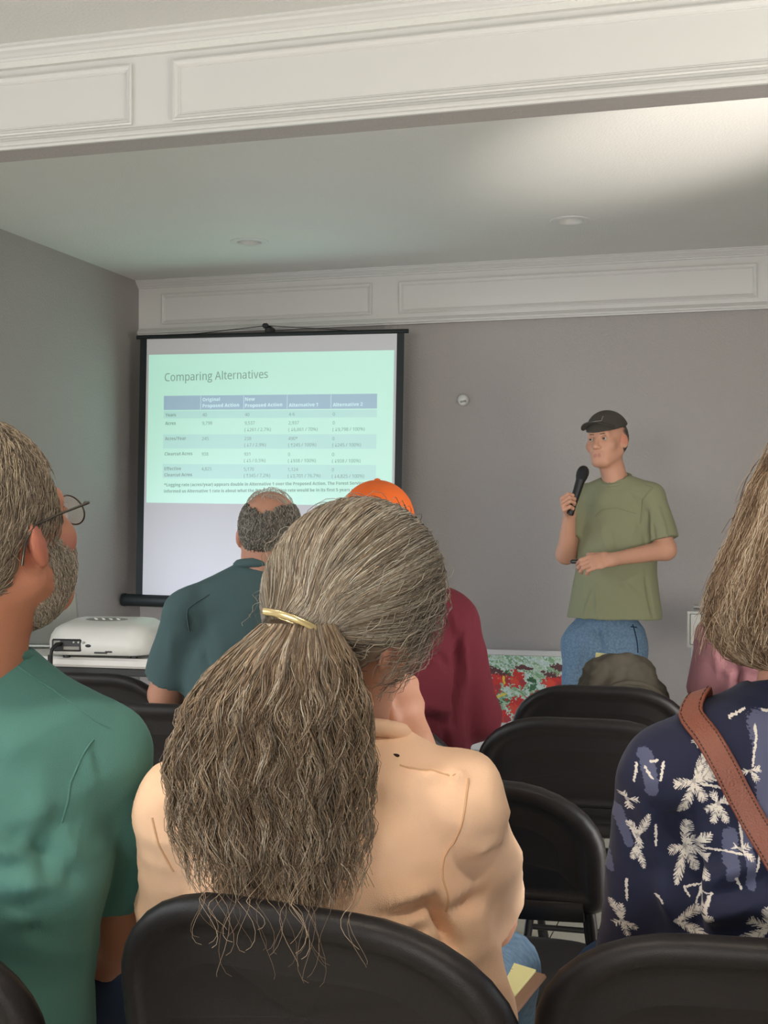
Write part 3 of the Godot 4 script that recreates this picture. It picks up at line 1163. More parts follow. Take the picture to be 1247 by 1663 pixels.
func projector_table() -> void:
	# table
	var z0 := -5.08
	var z1 := -4.46
	var xl := -3.45
	var xr := -1.86
	var t := thing("folding_table", "white topped folding table carrying the projector and the laptop", "table", Vector3(-2.65, 0, -4.77))
	var g := Geo.new()
	g.box(Vector3((xl + xr) / 2 + 2.65, 0.722, 0), Vector3(xr - xl, 0.036, z1 - z0), 0.009)
	part("table_top", g, M.table_top, t)
	g = Geo.new()
	for s in [-1.0, 1.0]:
		g.box(Vector3((xl + xr) / 2 + 2.65, 0.69, s * 0.29), Vector3(xr - xl - 0.06, 0.028, 0.022), 0.003)
	for s in [-1.0, 1.0]:
		g.box(Vector3((xl + xr) / 2 + 2.65 + s * 0.755, 0.69, 0), Vector3(0.022, 0.028, 0.58), 0.003)
	part("apron_frame", g, M.dark_plastic, t)
	for s in [-1.0, 1.0]:
		for r in [-1.0, 1.0]:
			g = Geo.new()
			g.tube([Vector3(s * 0.62, 0.68, r * 0.24), Vector3(s * 0.66, 0.003, r * 0.26)], 0.0125, 10)
			part("leg", g, M.silver, t)
		g = Geo.new()
		g.tube([Vector3(s * 0.62, 0.66, -0.24), Vector3(s * 0.62, 0.66, 0.24)], 0.011, 10)
		part("leg_bar", g, M.silver, t)
		g = Geo.new()
		g.tube([Vector3(s * 0.635, 0.45, 0.0), Vector3(s * 0.3, 0.68, 0.0)], 0.008, 8)
		part("brace", g, M.dark_plastic, t)
	g = Geo.new()
	g.box(Vector3(0.25, 0.672, 0.285), Vector3(0.055, 0.05, 0.03), 0.006)
	part("leg_lock", g, M.chrome, t)
	g = Geo.new()
	g.tube([Vector3(0.28, 0.645, 0.285), Vector3(0.33, 0.60, 0.27), Vector3(0.5, 0.64, 0.2)], 0.008, 8)
	part("lock_lever", g, M.dark_plastic, t)
	# projector: its rear with the sockets looks at the audience
	var pc: Vector3 = Vector3(-2.3870, 0.7420, -4.5665)
	var p := thing("projector", "white projector with rounded corners on the folding table", "projector", pc, deg_to_rad(6))
	g = Geo.new()
	var rings := []
	for q in [[0.02, 0.008], [0.008, 0.012], [0.001, 0.026], [0.0, 0.045], [0.006, 0.066], [0.02, 0.083], [0.04, 0.093], [0.075, 0.0985], [0.11, 0.1]]:
		var ring := []
		for w in outline(0.40, 0.30, Vector2(0.12, 0.09), 0.085, q[0]):
			ring.append(Vector3(w.x, q[1] * 1.22 + (w.y - 0.05) * 0.10 * smoothstep(0.03, 0.09, q[1]), 0.15 - w.y))
		rings.append(ring)
	g.loft(rings)
	var body := part("body", g, M.white_plastic, p)
	g = Geo.new()
	g.box(Vector3(-0.105, 0.047, 0.1465), Vector3(0.115, 0.045, 0.012), 0.005)
	var bay := part("socket_bay", g, M.dark_plastic, p)
	for k in 3:
		g = Geo.new()
		g.lathe(Vector3(-0.075 + 0.018 * k, 0.058, 0.152), [Vector2(0.0045, 0), Vector2(0.0045, 0.004), Vector2(0.002, 0.004)], Basis(Vector3.RIGHT, PI / 2), 10)
		part("audio_socket", g, M.silver, bay)
	g = Geo.new()
	g.box(Vector3(-0.14, 0.055, 0.153), Vector3(0.026, 0.018, 0.005), 0.002)
	part("mains_inlet", g, M.grey_plastic, bay)
	g = Geo.new()
	g.box(Vector3(-0.085, 0.037, 0.1528), Vector3(0.06, 0.012, 0.003), 0.001)
	part("label_strip", g, M.grey_plastic, bay)
	g = Geo.new()
	g.lathe(Vector3(-0.022, 0.046, 0.147), [Vector2(0.012, 0), Vector2(0.011, 0.004), Vector2(0.004, 0.004)], Basis(Vector3.RIGHT, PI / 2) * Basis.from_scale(Vector3(1, 1, 0.5)), 14)
	part("remote_eye", g, M.dark_plastic, p)
	g = Geo.new()
	g.lathe(Vector3(0.09, 0.052, 0.138), [Vector2(0.004, 0), Vector2(0.004, 0.006)], Basis(Vector3.RIGHT, PI / 2), 10)
	part("screw_hole", g, M.dark_plastic, p)
	g = Geo.new()
	g.box(Vector3(0.025, 0.021, 0.1475), Vector3(0.05, 0.006, 0.004), 0.0015)
	g.box(Vector3(0.055, 0.026, 0.1445), Vector3(0.028, 0.008, 0.006), 0.0015)
	part("vent_slot", g, M.dark_plastic, p)
	g = Geo.new()
	g.lathe(Vector3(-0.01, 0.128, 0.0), [Vector2(0.085, 0), Vector2(0.085, 0.0035), Vector2(0.08, 0.0045), Vector2(0.01, 0.0045)], Basis(Vector3.RIGHT, 0.10) * Basis.from_scale(Vector3(1, 1, 0.45)), 30)
	var panel := part("button_panel", g, M.grey_plastic, p)
	for k in 8:
		g = Geo.new()
		g.lathe(Vector3(-0.06 + 0.0145 * k, 0.1315, 0.012 * (1 if k % 2 else -1)), [Vector2(0.006, 0), Vector2(0.006, 0.003), Vector2(0.004, 0.004)], Basis.from_scale(Vector3(1, 1, 0.6)), 10)
		part("button", g, M.white_plastic, panel)
	for s in [-1.0, 1.0]:
		g = Geo.new()
		g.lathe(Vector3(0.13 * s, -0.003, 0.09), [Vector2(0.014, 0), Vector2(0.014, 0.012)], Basis.IDENTITY, 12)
		part("foot", g, M.dark_plastic, p)
	g = Geo.new()
	g.lathe(Vector3(0, 0.0, -0.10), [Vector2(0.014, -0.003), Vector2(0.014, 0.012)], Basis.IDENTITY, 12)
	part("foot", g, M.dark_plastic, p)
	g = Geo.new()
	g.lathe(Vector3(0.06, 0.05, -0.14), [Vector2(0.036, 0), Vector2(0.036, 0.016), Vector2(0.03, 0.018), Vector2(0.012, 0.012)], Basis(Vector3.RIGHT, -PI / 2), 22)
	part("projection_lens", g, M.dark_plastic, p)
	# mains cord of the projector
	g = Geo.new()
	var bsp := Basis(Vector3.UP, deg_to_rad(6))
	var pts := []
	for q in [Vector3(-0.125, 0.052, 0.155), Vector3(-0.13, 0.051, 0.178), Vector3(-0.143, 0.035, 0.19), Vector3(-0.147, 0.0, 0.195), Vector3(-0.148, -0.08, 0.197), Vector3(-0.15, -0.3, 0.2), Vector3(-0.14, -0.6, 0.21), Vector3(-0.1, -0.728, 0.2), Vector3(0.1, -0.734, 0.1)]:
		pts.append(pc + bsp * q)
	g.tube(pts, [0.0075, 0.0085, 0.007, 0.0045, 0.004, 0.004, 0.004, 0.004, 0.004], 10)
	var cord := solo("mains_cord", g, M.cord, "black power cord hanging from the back of the projector", "cord", pts[0])
	g = Geo.new()
	g.tube([pts[3] + Vector3(0, 0.016, 0) - pts[0], pts[3] + Vector3(0, -0.022, 0) - pts[0]], 0.009, 12)
	part("ferrite_bead", g, M.cord, cord)
	# laptop, its lid towards the audience
	var lc: Vector3 = Vector3(-2.7940, 0.7420, -4.7402)
	var lt := thing("laptop", "open grey laptop seen from behind its lid on the folding table", "laptop", lc, deg_to_rad(10))
	g = Geo.new()
	g.box(Vector3(0, 0.009, -0.12), Vector3(0.36, 0.018, 0.24), 0.006)
	part("keyboard_base", g, M.laptop_lid, lt)
	g = Geo.new()
	var tilt := Basis(Vector3.RIGHT, deg_to_rad(16))
	g.box(Vector3(0, 0.018, 0.0) + tilt * Vector3(0, 0.105, 0), Vector3(0.36, 0.215, 0.008), 0.004, tilt)
	var lid := part("lid", g, M.laptop_lid, lt)
	g = Geo.new()
	var lo := Vector3(0, 0.018, 0.0) + tilt * Vector3(0.02, 0.1, 0.0042)
	g.lathe(lo, [Vector2(0.027, 0), Vector2(0.027, 0.0006), Vector2(0.0235, 0.0006), Vector2(0.0235, 0)], tilt * Basis(Vector3.RIGHT, PI / 2), 28, false)
	part("logo_ring", g, M.grey_plastic, lid)
	var lw := Node3D.new()
	lw.name = "logo"
	lid.add_child(lw)
	lw.transform = Transform3D(tilt, lo)
	var tm := MeshInstance3D.new()
	tm.name = "logo_lettering"
	tm.mesh = letters("DELL", true)
	tm.material_override = M.grey_plastic
	tm.scale = Vector3.ONE * 0.33
	tm.transform = Transform3D(tilt.scaled_local(Vector3(0.33, 0.33, 1)), lo - tilt * Vector3(0.0185, 0.0055, 0))
	lw.free()
	lid.add_child(tm, true)
	g = Geo.new()
	g.tube([lc + Vector3(0.10, 0.008, 0.015), lc + Vector3(0.20, 0.005, 0.04), lc + Vector3(0.285, 0.005, 0.06), lc + Vector3(0.30, 0.02, 0.03)], 0.003, 8)
	solo("video_cable", g, M.cord, "thin black cable lying on the table between laptop and projector", "cable", lc + Vector3(0.1, 0, 0.02))

func ellipse(im: Image, c: Vector2, r: Vector2, turn: float, col: Color, n: FastNoiseLite, rag := 0.3) -> void:
	var m := maxf(r.x, r.y) * 1.5
	for y in range(maxi(0, int(c.y - m)), mini(im.get_height(), int(c.y + m))):
		for x in range(maxi(0, int(c.x - m)), mini(im.get_width(), int(c.x + m))):
			var d := (Vector2(x, y) - c).rotated(-turn) / r
			if d.length() + rag * n.get_noise_2d(x * 2.0, y * 2.0) < 1.0:
				im.set_pixel(x, y, col)

func small_things() -> void:
	var g := Geo.new()
	# unlit downlights in the alcove ceiling
	var dl: Node3D
	for a in [[Vector3(-2.625, 2.70, -6.55), "unlit round recessed downlight in the ceiling above the projection screen"], [Vector3(-0.952, 2.70, -6.53), "unlit round recessed downlight in the ceiling above the speaker"]]:
		if dl:
			copy_of(dl, a[0], 0.0, a[1])
			continue
		dl = thing("recessed_downlight", a[1], "ceiling light", a[0], 0.0, "recessed downlights of the alcove")
		g = Geo.new()
		g.lathe(Vector3.ZERO, [Vector2(0.062, 0.005), Vector2(0.062, -0.004), Vector2(0.068, -0.007), Vector2(0.095, -0.005), Vector2(0.1, -0.001), Vector2(0.1, 0.005)], Basis.IDENTITY, 40, false)
		part("trim_ring", g, M.white_paint, dl)
		g = Geo.new()
		g.lathe(Vector3.ZERO, [Vector2(0.062, 0.0), Vector2(0.055, 0.06), Vector2(0.045, 0.075), Vector2(0.005, 0.078)], Basis.IDENTITY, 32, false)
		part("reflector", g, M.white_plastic, dl)
	# motion sensor on the far wall
	var s := thing("motion_sensor", "small round white motion sensor on the far wall", "sensor", Vector3(-1.694, 1.933, -7.468))
	var rot := Basis(Vector3.RIGHT, PI / 2)
	g = Geo.new()
	g.lathe(Vector3.ZERO, [Vector2(0.033, 0), Vector2(0.033, 0.012), Vector2(0.030, 0.026), Vector2(0.022, 0.035), Vector2(0.004, 0.038)], rot, 28)
	part("housing", g, M.white_plastic, s)
	g = Geo.new()
	g.box(Vector3(0.004, -0.009, 0.033), Vector3(0.036, 0.016, 0.01), 0.004, Basis(Vector3(0, 0, 1), 0.15))
	part("lens_window", g, M.grey_plastic, s)
	# picture of red flowers leaning on the wall
	var pw := 0.86
	var ph := 0.43
	var pic := thing("flower_picture", "white framed picture of red flowers and green leaves propped against the far wall", "picture", Vector3(-1.36, 0.11, -7.35))
	var lean := Basis(Vector3.RIGHT, deg_to_rad(-7))
	var nz := noise(0.02, 3, 5)
	var cell := noise(0.03, 2, 8, FastNoiseLite.TYPE_CELLULAR)
	cell.cellular_return_type = FastNoiseLite.RETURN_CELL_VALUE
	var im := Image.create(860, 430, false, Image.FORMAT_RGB8)
	var greens := [Color("9fbf9e"), Color("b7d0b4"), Color("c9dcd6"), Color("8cae86"), Color("7ba57d"), Color("bcd0c8"), Color("d3dfe0"), Color("a9c49a")]
	for y in 430:
		for x in 860:
			var w := nz.get_noise_2d(x, y) * 40.0
			var k := int((cell.get_noise_2d(x + w, y * 1.2 + w) * 0.5 + 0.5) * 7.99)
			im.set_pixel(x, y, greens[clampi(k, 0, 7)])
	var rr := RandomNumberGenerator.new()
	rr.seed = 4
	for k in 46:
		ellipse(im, Vector2(rr.randf() * 860, 120 + rr.randf() * 310), Vector2(14 + rr.randf() * 26, 8 + rr.randf() * 14), rr.randf() * 3.0, Color(["2f5d3c", "3d6e49", "55805a", "cfdcd8", "e0e8e8"][k % 5]), nz, 0.9)
	for q in [[330, 150, 70, 34], [270, 190, 60, 46], [420, 150, 60, 40], [200, 130, 40, 30], [440, 330, 80, 60], [560, 260, 60, 40], [130, 260, 60, 50], [640, 160, 70, 44], [720, 300, 76, 56], [60, 120, 56, 40], [800, 150, 56, 44], [330, 390, 60, 40]]:
		ellipse(im, Vector2(q[0], q[1]), Vector2(q[2], q[3]), rr.randf() * 1.2, Color("c9302a"), nz, 0.7)
		ellipse(im, Vector2(q[0] - q[2] * 0.3, q[1] + q[3] * 0.3), Vector2(q[2], q[3]) * 0.55, 0.5, Color("dd4734"), nz, 0.8)
		ellipse(im, Vector2(q[0] + q[2] * 0.5, q[1] + q[3] * 0.4), Vector2(q[2], q[3]) * 0.4, 0.5, Color("a63238"), nz, 0.8)
	for k in 12:
		ellipse(im, Vector2(rr.randf() * 860, 80 + rr.randf() * 340), Vector2(34, 7), rr.randf() * 3.0, Color("e8cc45"), nz, 0.8)
	for k in 7:
		ellipse(im, Vector2(rr.randf() * 860, 60 + rr.randf() * 60), Vector2(50, 16), rr.randf() * 0.5, Color("5d3337"), nz, 0.9)
	var pm := mat("flower_print", "ffffff", 0.6)
	pm.albedo_texture = ImageTexture.create_from_image(im)
	g = Geo.new()
	g.quad(lean * Vector3(-pw / 2 + 0.03, 0.03, 0.006), lean * Vector3(pw / 2 - 0.03, 0.03, 0.006), lean * Vector3(pw / 2 - 0.03, ph - 0.03, 0.006), lean * Vector3(-pw / 2 + 0.03, ph - 0.03, 0.006))
	g.t = PackedVector2Array([Vector2(0, 1), Vector2(1, 1), Vector2(1, 0), Vector2(0, 0)])
	part("print", g, pm, pic)
	g = Geo.new()
	g.box(lean * Vector3(0, ph / 2, 0), Vector3(pw - 0.01, ph - 0.01, 0.008), 0.002, lean)
	part("backing", g, M.white_plastic, pic)
	g = Geo.new()
	g.frame(lean * Vector3(-pw / 2, 0, -0.004), lean.x, lean.y, lean.z, pw, ph, [Vector2(0, 0), Vector2(0, 0.018), Vector2(0.003, 0.02), Vector2(0.028, 0.018), Vector2(0.031, 0.011)])
	part("picture_frame", g, M.white_paint, pic)
	g = Geo.new()
	g.box(Vector3(-1.36, 0.053, -7.34), Vector3(0.9, 0.106, 0.22), 0.006)
	solo("low_stand", g, M.white_plastic, "low white plinth under the flower picture", "stand", Vector3(-1.36, 0, -7.34))
	# sign holder with silver frame behind the speaker
	var hp := Vector3(-0.24, 0, -6.8)
	var h := thing("sign_holder", "silver framed clear sign holder on a pole by the far wall", "sign holder", hp)
	g = Geo.new()
	g.frame(Vector3(-0.18, 0.63, 0.0), Vector3.RIGHT, Vector3.UP, Vector3.BACK, 0.36, 0.175, [Vector2(0, 0), Vector2(0, 0.014), Vector2(0.012, 0.014), Vector2(0.014, 0.006)])
	g.box(Vector3(0, 0.7175, -0.004), Vector3(0.36, 0.175, 0.008), 0.002)
	part("holder_frame", g, M.silver, h)
	g = Geo.new()
	g.box(Vector3(0, 0.7175, 0.009), Vector3(0.33, 0.145, 0.003), 0.001)
	part("clear_cover", g, M.white_plastic, h)
	g = Geo.new()
	g.tube([Vector3(0, 0.81, -0.02), Vector3(-0.05, 0.825, -0.02), Vector3(-0.15, 0.825, -0.02)], 0.012, 8)
	part("clip", g, M.silver, h)
	for q in [-0.155, 0.155]:
		g = Geo.new()
		g.tube([Vector3(q, 0.01, -0.01), Vector3(q, 0.64, -0.01)], 0.01, 10)
		part("pole", g, M.silver, h)
	g = Geo.new()
	g.box(Vector3(0, 0.008, -0.01), Vector3(0.36, 0.016, 0.24), 0.006)
	part("base_plate", g, M.silver, h)
	backpack()

func backpack() -> void:
	var o: Vector3 = Vector3(-0.4136, 0.4420, -3.8158)
	var t := thing("backpack", "grey olive backpack standing on a black folding chair", "backpack", o, 0.0)
	var f := Field.new()
	var r := Vector3(0.96, 0, -0.28)
	var b := Vector3(0.28, 0, 0.96)
	var U := Vector3.UP
	f.flat(U * 0.12, r * -0.005 + U * 0.25, r, 0.155, 0.10, 0.15, 0.10, 0.03)
	f.flat(r * -0.03 + U * 0.25, r * -0.03 + U * 0.37, r, 0.12, 0.09, 0.085, 0.05, 0.04)
	f.flat(r * 0.03 + U * 0.25, r * 0.035 + U * 0.37, r, 0.11, 0.09, 0.06, 0.045, 0.04)
	f.flat(r * 0.01 + b * 0.07 + U * 0.10, r * 0.015 + b * 0.065 + U * 0.25, r, 0.145, 0.06, 0.13, 0.045, 0.02)
	f.plane(Vector3.ZERO, Vector3.DOWN)
	f.fold(r * -0.14 + U * 0.22 + b * 0.05, r * -0.03 + U * 0.40 + b * 0.06, 0.012, -0.006)
	f.fold(r * 0.03 + U * 0.41 + b * 0.05, r * 0.13 + U * 0.25 + b * 0.05, 0.012, -0.007)
	f.fold(r * -0.02 + U * 0.36 + b * 0.1, r * 0.07 + U * 0.34 + b * 0.1, 0.02, 0.008)
	f.fold(r * 0.08 + U * 0.38 + b * 0.05, r * 0.07 + U * 0.28 + b * 0.1, 0.014, 0.008)
	f.fold(r * -0.10 + U * 0.30 + b * 0.09, r * -0.02 + U * 0.385 + b * 0.07, 0.012, 0.008)
	f.fold(r * 0.0 + U * 0.33 + b * 0.1, r * 0.09 + U * 0.30 + b * 0.1, 0.01, -0.008)
	f.fold(r * 0.11 + U * 0.34 + b * 0.05, r * 0.15 + U * 0.22 + b * 0.06, 0.01, 0.009)
	f.wob = noise(14.0, 3, 2)
	f.wob_amp = 0.014
	var g := Geo.new()
	f.into(g, 0.007)
	g.c = PackedColorArray()
	part("bag", g, M.pack_cloth, t)
	g = Geo.new()
	var pts := []
	for i in 15:
		var a := PI * i / 14.0
		pts.append(f.project(r * (-0.135 * cos(a) + 0.01) + U * (0.20 + 0.15 * sin(a)) + b * 0.3, -b) + b * 0.002)
	g.tube(pts, 0.008, 8)
	part("piping", g, M.pack_cloth, t)
	g = Geo.new()
	pts = []
	for i in 15:
		var a := PI * i / 14.0
		pts.append(f.project(r * (-0.115 * cos(a) + 0.012) + U * (0.19 + 0.125 * sin(a)) + b * 0.3, -b) + b * 0.002)
	g.tube(pts, 0.006, 8)
	part("piping", g, M.pack_cloth, t)
	g = Geo.new()
	var at := f.project(r * 0.045 + U * 0.285 + b * 0.3, -b)
	g.box(at + b * 0.004, Vector3(0.085, 0.022, 0.008), 0.003, Basis(r, U, b))
	part("strap", g, M.dark_plastic, t, "short black strap")
	g = Geo.new()
	g.tube([r * 0.125 + U * 0.26 + b * 0.06, r * 0.165 + U * 0.16 + b * 0.08, r * 0.175 + U * 0.05 + b * 0.07], 0.012, 8)
	part("shoulder_strap", g, M.pack_cloth, t)
	g = Geo.new()
	g.tube([r * 0.115 + U * 0.235 + b * 0.105, r * 0.13 + U * 0.215 + b * 0.11, r * 0.128 + U * 0.20 + b * 0.115], 0.003, 6)
	part("zip_pull", g, M.paper_yellow, t)
	g = Geo.new()
	g.box(o + r * -0.02 + U * 0.213 - b * 0.112, Vector3(0.12, 0.395, 0.004), 0.001, Basis(r, U, b) * Basis(Vector3(0, 0, 1), -0.12))
	solo("yellow_folder", g, M.paper_yellow, "yellow folder standing behind the grey backpack on the chair", "folder", o - b * 0.105)

const ROW := Vector3(0.9605, 0, -0.2782)     # along the seating rows, towards the door
const AHEAD := Vector3(-0.2782, 0, -0.9605)  # across the rows, towards the screen
const UP := Vector3.UP

func frame_of(fwd: Vector3, up: Vector3) -> Basis:
	# x = the person's right, y = up, z = forward (left-handed: used to lay points out only)
	fwd = fwd.normalized()
	var r := fwd.cross(up).normalized()
	return Basis(r, r.cross(fwd), fwd)

func turned(yaw: float, pitch := 0.0, roll := 0.0, back := false) -> Basis:
	# yaw: degrees towards ROW from AHEAD; pitch: chin up; roll: towards the person's own right
	var y := deg_to_rad(yaw)
	var f := AHEAD * cos(y) + ROW * sin(y)
	if back:
		f = -AHEAD * cos(y) - ROW * sin(y)
	var b := frame_of(f, UP)
	var p := deg_to_rad(pitch)
	var f2 := b.z * cos(p) + b.y * sin(p)
	var u2 := b.y * cos(p) - b.z * sin(p)
	var r := deg_to_rad(roll)
	return Basis(b.x * cos(r) - u2 * sin(r), u2 * cos(r) + b.x * sin(r), f2)

func head(f: Field, c: Vector3, b: Basis, k := 1.0, face := true, ears := [-1.0, 1.0]) -> void:
	var h := func(x: float, y: float, z: float) -> Vector3:
		return c + (b.x * x + b.y * y + b.z * z) * k
	f.egg(h.call(0, 0.026, -0.014), b, Vector3(0.076, 0.088, 0.097) * k, 0.01)
	f.egg(h.call(0, -0.035, 0.03), b, Vector3(0.061, 0.078, 0.062) * k, 0.03)
	f.egg(h.call(0, -0.092, 0.062), b, Vector3(0.03, 0.021, 0.025) * k, 0.03)
	for s in [-1.0, 1.0]:
		f.cap(h.call(0.056 * s, -0.05, -0.005), h.call(0.024 * s, -0.096, 0.052), 0.017 * k, 0.014 * k, 0.025)
		f.egg(h.call(0.044 * s, -0.025, 0.058), b, Vector3(0.02, 0.018, 0.02) * k, 0.025)
	if face:
		f.cap(h.call(-0.036, 0.02, 0.072), h.call(0.036, 0.02, 0.072), 0.013 * k, 0.013 * k, 0.015)
		f.cap(h.call(0, 0.008, 0.084), h.call(0, -0.034, 0.104), 0.0075 * k, 0.0115 * k, 0.012)
		for s in [-1.0, 1.0]:
			f.egg(h.call(0.011 * s, -0.038, 0.094), b, Vector3(0.008, 0.007, 0.009) * k, 0.006)
			f.cut(h.call(0.031 * s, 0.0, 0.096), h.call(0.031 * s, 0.0, 0.096), 0.0155 * k, 0.0155 * k, 0.012)
		f.cap(h.call(-0.017, -0.063, 0.084), h.call(0.017, -0.063, 0.084), 0.0075 * k, 0.0075 * k, 0.01)
		f.cap(h.call(-0.014, -0.074, 0.083), h.call(0.014, -0.074, 0.083), 0.008 * k, 0.008 * k, 0.008)
		f.cut(h.call(-0.019, -0.0685, 0.096), h.call(0.019, -0.0685, 0.096), 0.0042 * k, 0.0042 * k, 0.004)
	for s in ears:
		f.egg(h.call(0.079 * s, -0.006, -0.008), frame_of(b.z * 0.85 + b.x * (0.5 * s) * -1.0, b.y + b.z * -0.15), Vector3(0.009, 0.031, 0.019) * k, 0.008)
		f.cut(h.call(0.093 * s, -0.004, 0.004), h.call(0.093 * s, -0.014, 0.004), 0.0095 * k, 0.008 * k, 0.006)

func hand(f: Field, w: Vector3, d: Vector3, n: Vector3, a: Vector3, curls: Array, thumb: Vector3, k := 1.0) -> void:
	# w wrist, d towards the knuckles, n the way the fingers close, a the thumb's side
	d = d.normalized()
	n = (n - d * n.dot(d)).normalized()
	a = (a - d * a.dot(d) - n * a.dot(n)).normalized()
	f.flat(w - d * 0.01 * k, w + d * 0.05 * k, a, 0.026 * k, 0.018 * k, 0.037 * k, 0.015 * k, 0.01)
	f.flat(w + d * 0.05 * k, w + d * 0.085 * k, a, 0.037 * k, 0.015 * k, 0.038 * k, 0.012 * k, 0.01)
	var long := [0.95, 1.05, 1.0, 0.78]
	for i in 4:
		var p: Vector3 = w + d * (0.088 - (0.008 if i == 3 else 0.0)) * k + a * (0.0285 - 0.019 * i) * k
		var ang := 0.0
		var seg := [0.043, 0.027, 0.021]
		for j in 3:
			ang += deg_to_rad(curls[j] + i * 3.0)
			var e: Vector3 = p + (d * cos(ang) + n * sin(ang)) * seg[j] * long[i] * k
			f.cap(p, e, (0.0092 - 0.0008 * j) * k, (0.0086 - 0.0009 * j) * k, 0.004)
			p = e
	var t0 := w + d * 0.022 * k + a * 0.027 * k
	thumb = thumb.normalized()
	var t1 := t0 + (thumb * 0.7 + d * 0.3).normalized() * 0.042 * k
	var t2 := t1 + thumb * 0.032 * k
	f.cap(w + d * 0.012 * k + a * 0.012 * k, t0, 0.014 * k, 0.0125 * k, 0.01)
	f.cap(t0, t1, 0.0125 * k, 0.0098 * k, 0.008)
	f.cap(t1, t2 + n * 0.006 * k, 0.0098 * k, 0.0078 * k, 0.004)

func shade_list(hexes: Array) -> Array:
	var out := []
	for h in hexes:
		out.append(lin(h))
	return out

func finish(called: String, g: Geo, m: Material, t: Node3D, label := "") -> MeshInstance3D:
	g.shift(-t.position)
	return part(called, g, m, t, label)

func cloth(t: Node3D, called: String, f: Field, cell: float, m: Material, label := "") -> MeshInstance3D:
	var g := Geo.new()
	f.into(g, cell)
	g.c = PackedColorArray()
	return finish(called, g, m, t, label)

func seam(t: Node3D, f: Field, pts: Array, from: Vector3, r: float, m: Material, called := "seam") -> void:
	# a stitched line lying on the cloth, found by walking in along -from
	var g := Geo.new()
	var path := []
	for i in pts.size() - 1:
		for j in 6:
			path.append(f.grown(pts[i].lerp(pts[i + 1], j / 6.0) + from * 0.01, r * 0.15))
	path.append(f.grown(pts[pts.size() - 1] + from * 0.01, r * 0.15))
	g.tube(path, r, 6)
	finish(called, g, m, t)

func legs_seated(t: Node3D, pelvis: Vector3, fwd: Vector3, m: Material, wide := 0.09, k := 1.0, cell := 0.016) -> void:
	var b := frame_of(fwd, UP)
	var f := Field.new()
	f.flat(pelvis - b.x * 0.02, pelvis + b.x * 0.02, UP, 0.10 * k, 0.12 * k, 0.10 * k, 0.12 * k, 0.05)
	for s in [-1.0, 1.0]:
		var hip: Vector3 = pelvis + b.x * (0.085 * s) + b.z * 0.02
		var knee: Vector3 = pelvis + b.x * ((0.085 + wide * 0.5) * s) + b.z * 0.42
		knee.y = 0.52
		var ankle: Vector3 = knee + b.z * 0.04
		ankle.y = 0.10
		f.cap(hip, knee, 0.088 * k, 0.066 * k, 0.04)
		f.cap(knee, ankle, 0.064 * k, 0.05 * k, 0.03)
	cloth(t, "trousers", f, cell, m)
	for s in [-1.0, 1.0]:
		var knee: Vector3 = pelvis + b.x * ((0.085 + wide * 0.5) * s) + b.z * 0.46
		knee.y = 0.048
		shoe(t, knee, b.z)

func shoe(t: Node3D, at: Vector3, fwd: Vector3) -> void:
	var f := Field.new()
	var r := fwd.cross(UP)
	f.flat(at - fwd * 0.05 + UP * 0.01, at + fwd * 0.10 - UP * 0.005, r, 0.037, 0.045, 0.042, 0.034, 0.02)
	f.cap(at - fwd * 0.045, at - fwd * 0.04 + UP * 0.05, 0.038, 0.042, 0.02)
	f.plane(Vector3(at.x, 0.003, at.z), Vector3.DOWN)
	f.plane(at + UP * 0.055, UP)
	cloth(t, "shoe", f, 0.009, M.shoe)

func skin_mesh(t: Node3D, parts: Array, tone: Color, paints := []) -> void:
	# parts: [field, cell]; all go into one body mesh
	var g := Geo.new()
	for p in parts:
		p[0].base_color = tone
		p[0].paint = paints
		p[0].into(g, p[1])
	finish("body", g, M.skin, t)

func eyes(t: Node3D, c: Vector3, b: Basis, k := 1.0) -> void:
	for s in [-1.0, 1.0]:
		var p: Vector3 = c + (b.x * 0.031 * s + b.y * 0.0 + b.z * 0.0775) * k
		var g := Geo.new()
		var sp := Field.new()
		sp.ball(p, 0.0118 * k, 0.002)
		sp.into(g, 0.003)
		g.c = PackedColorArray()
		var e := finish("eye", g, M.eye_white, t)
		g = Geo.new()
		var look := b.z
		g.lathe(p - t.position + look * 0.0108 * k, [Vector2(0.0062, 0), Vector2(0.0056, 0.0008), Vector2(0.001, 0.0016)], Basis(look.cross(UP).normalized(), look, UP), 14)
		part("iris", g, M.iris, e)
		g = Geo.new()
		g.tube([p - t.position + (b.x * -0.0125 + b.z * 0.007 + b.y * 0.0035) * k, p - t.position + (b.z * 0.0115 + b.y * 0.0058) * k, p - t.position + (b.x * 0.0125 + b.z * 0.007 + b.y * 0.003) * k], [0.0028 * k, 0.0036 * k, 0.0028 * k], 8)
		part("eyelid", g, M.lid_skin, e)

func ridges(freq: float, s: int) -> FastNoiseLite:
	var n := noise(freq, 2, s)
	n.fractal_type = FastNoiseLite.FRACTAL_RIDGED
	n.fractal_gain = 0.35
	return n

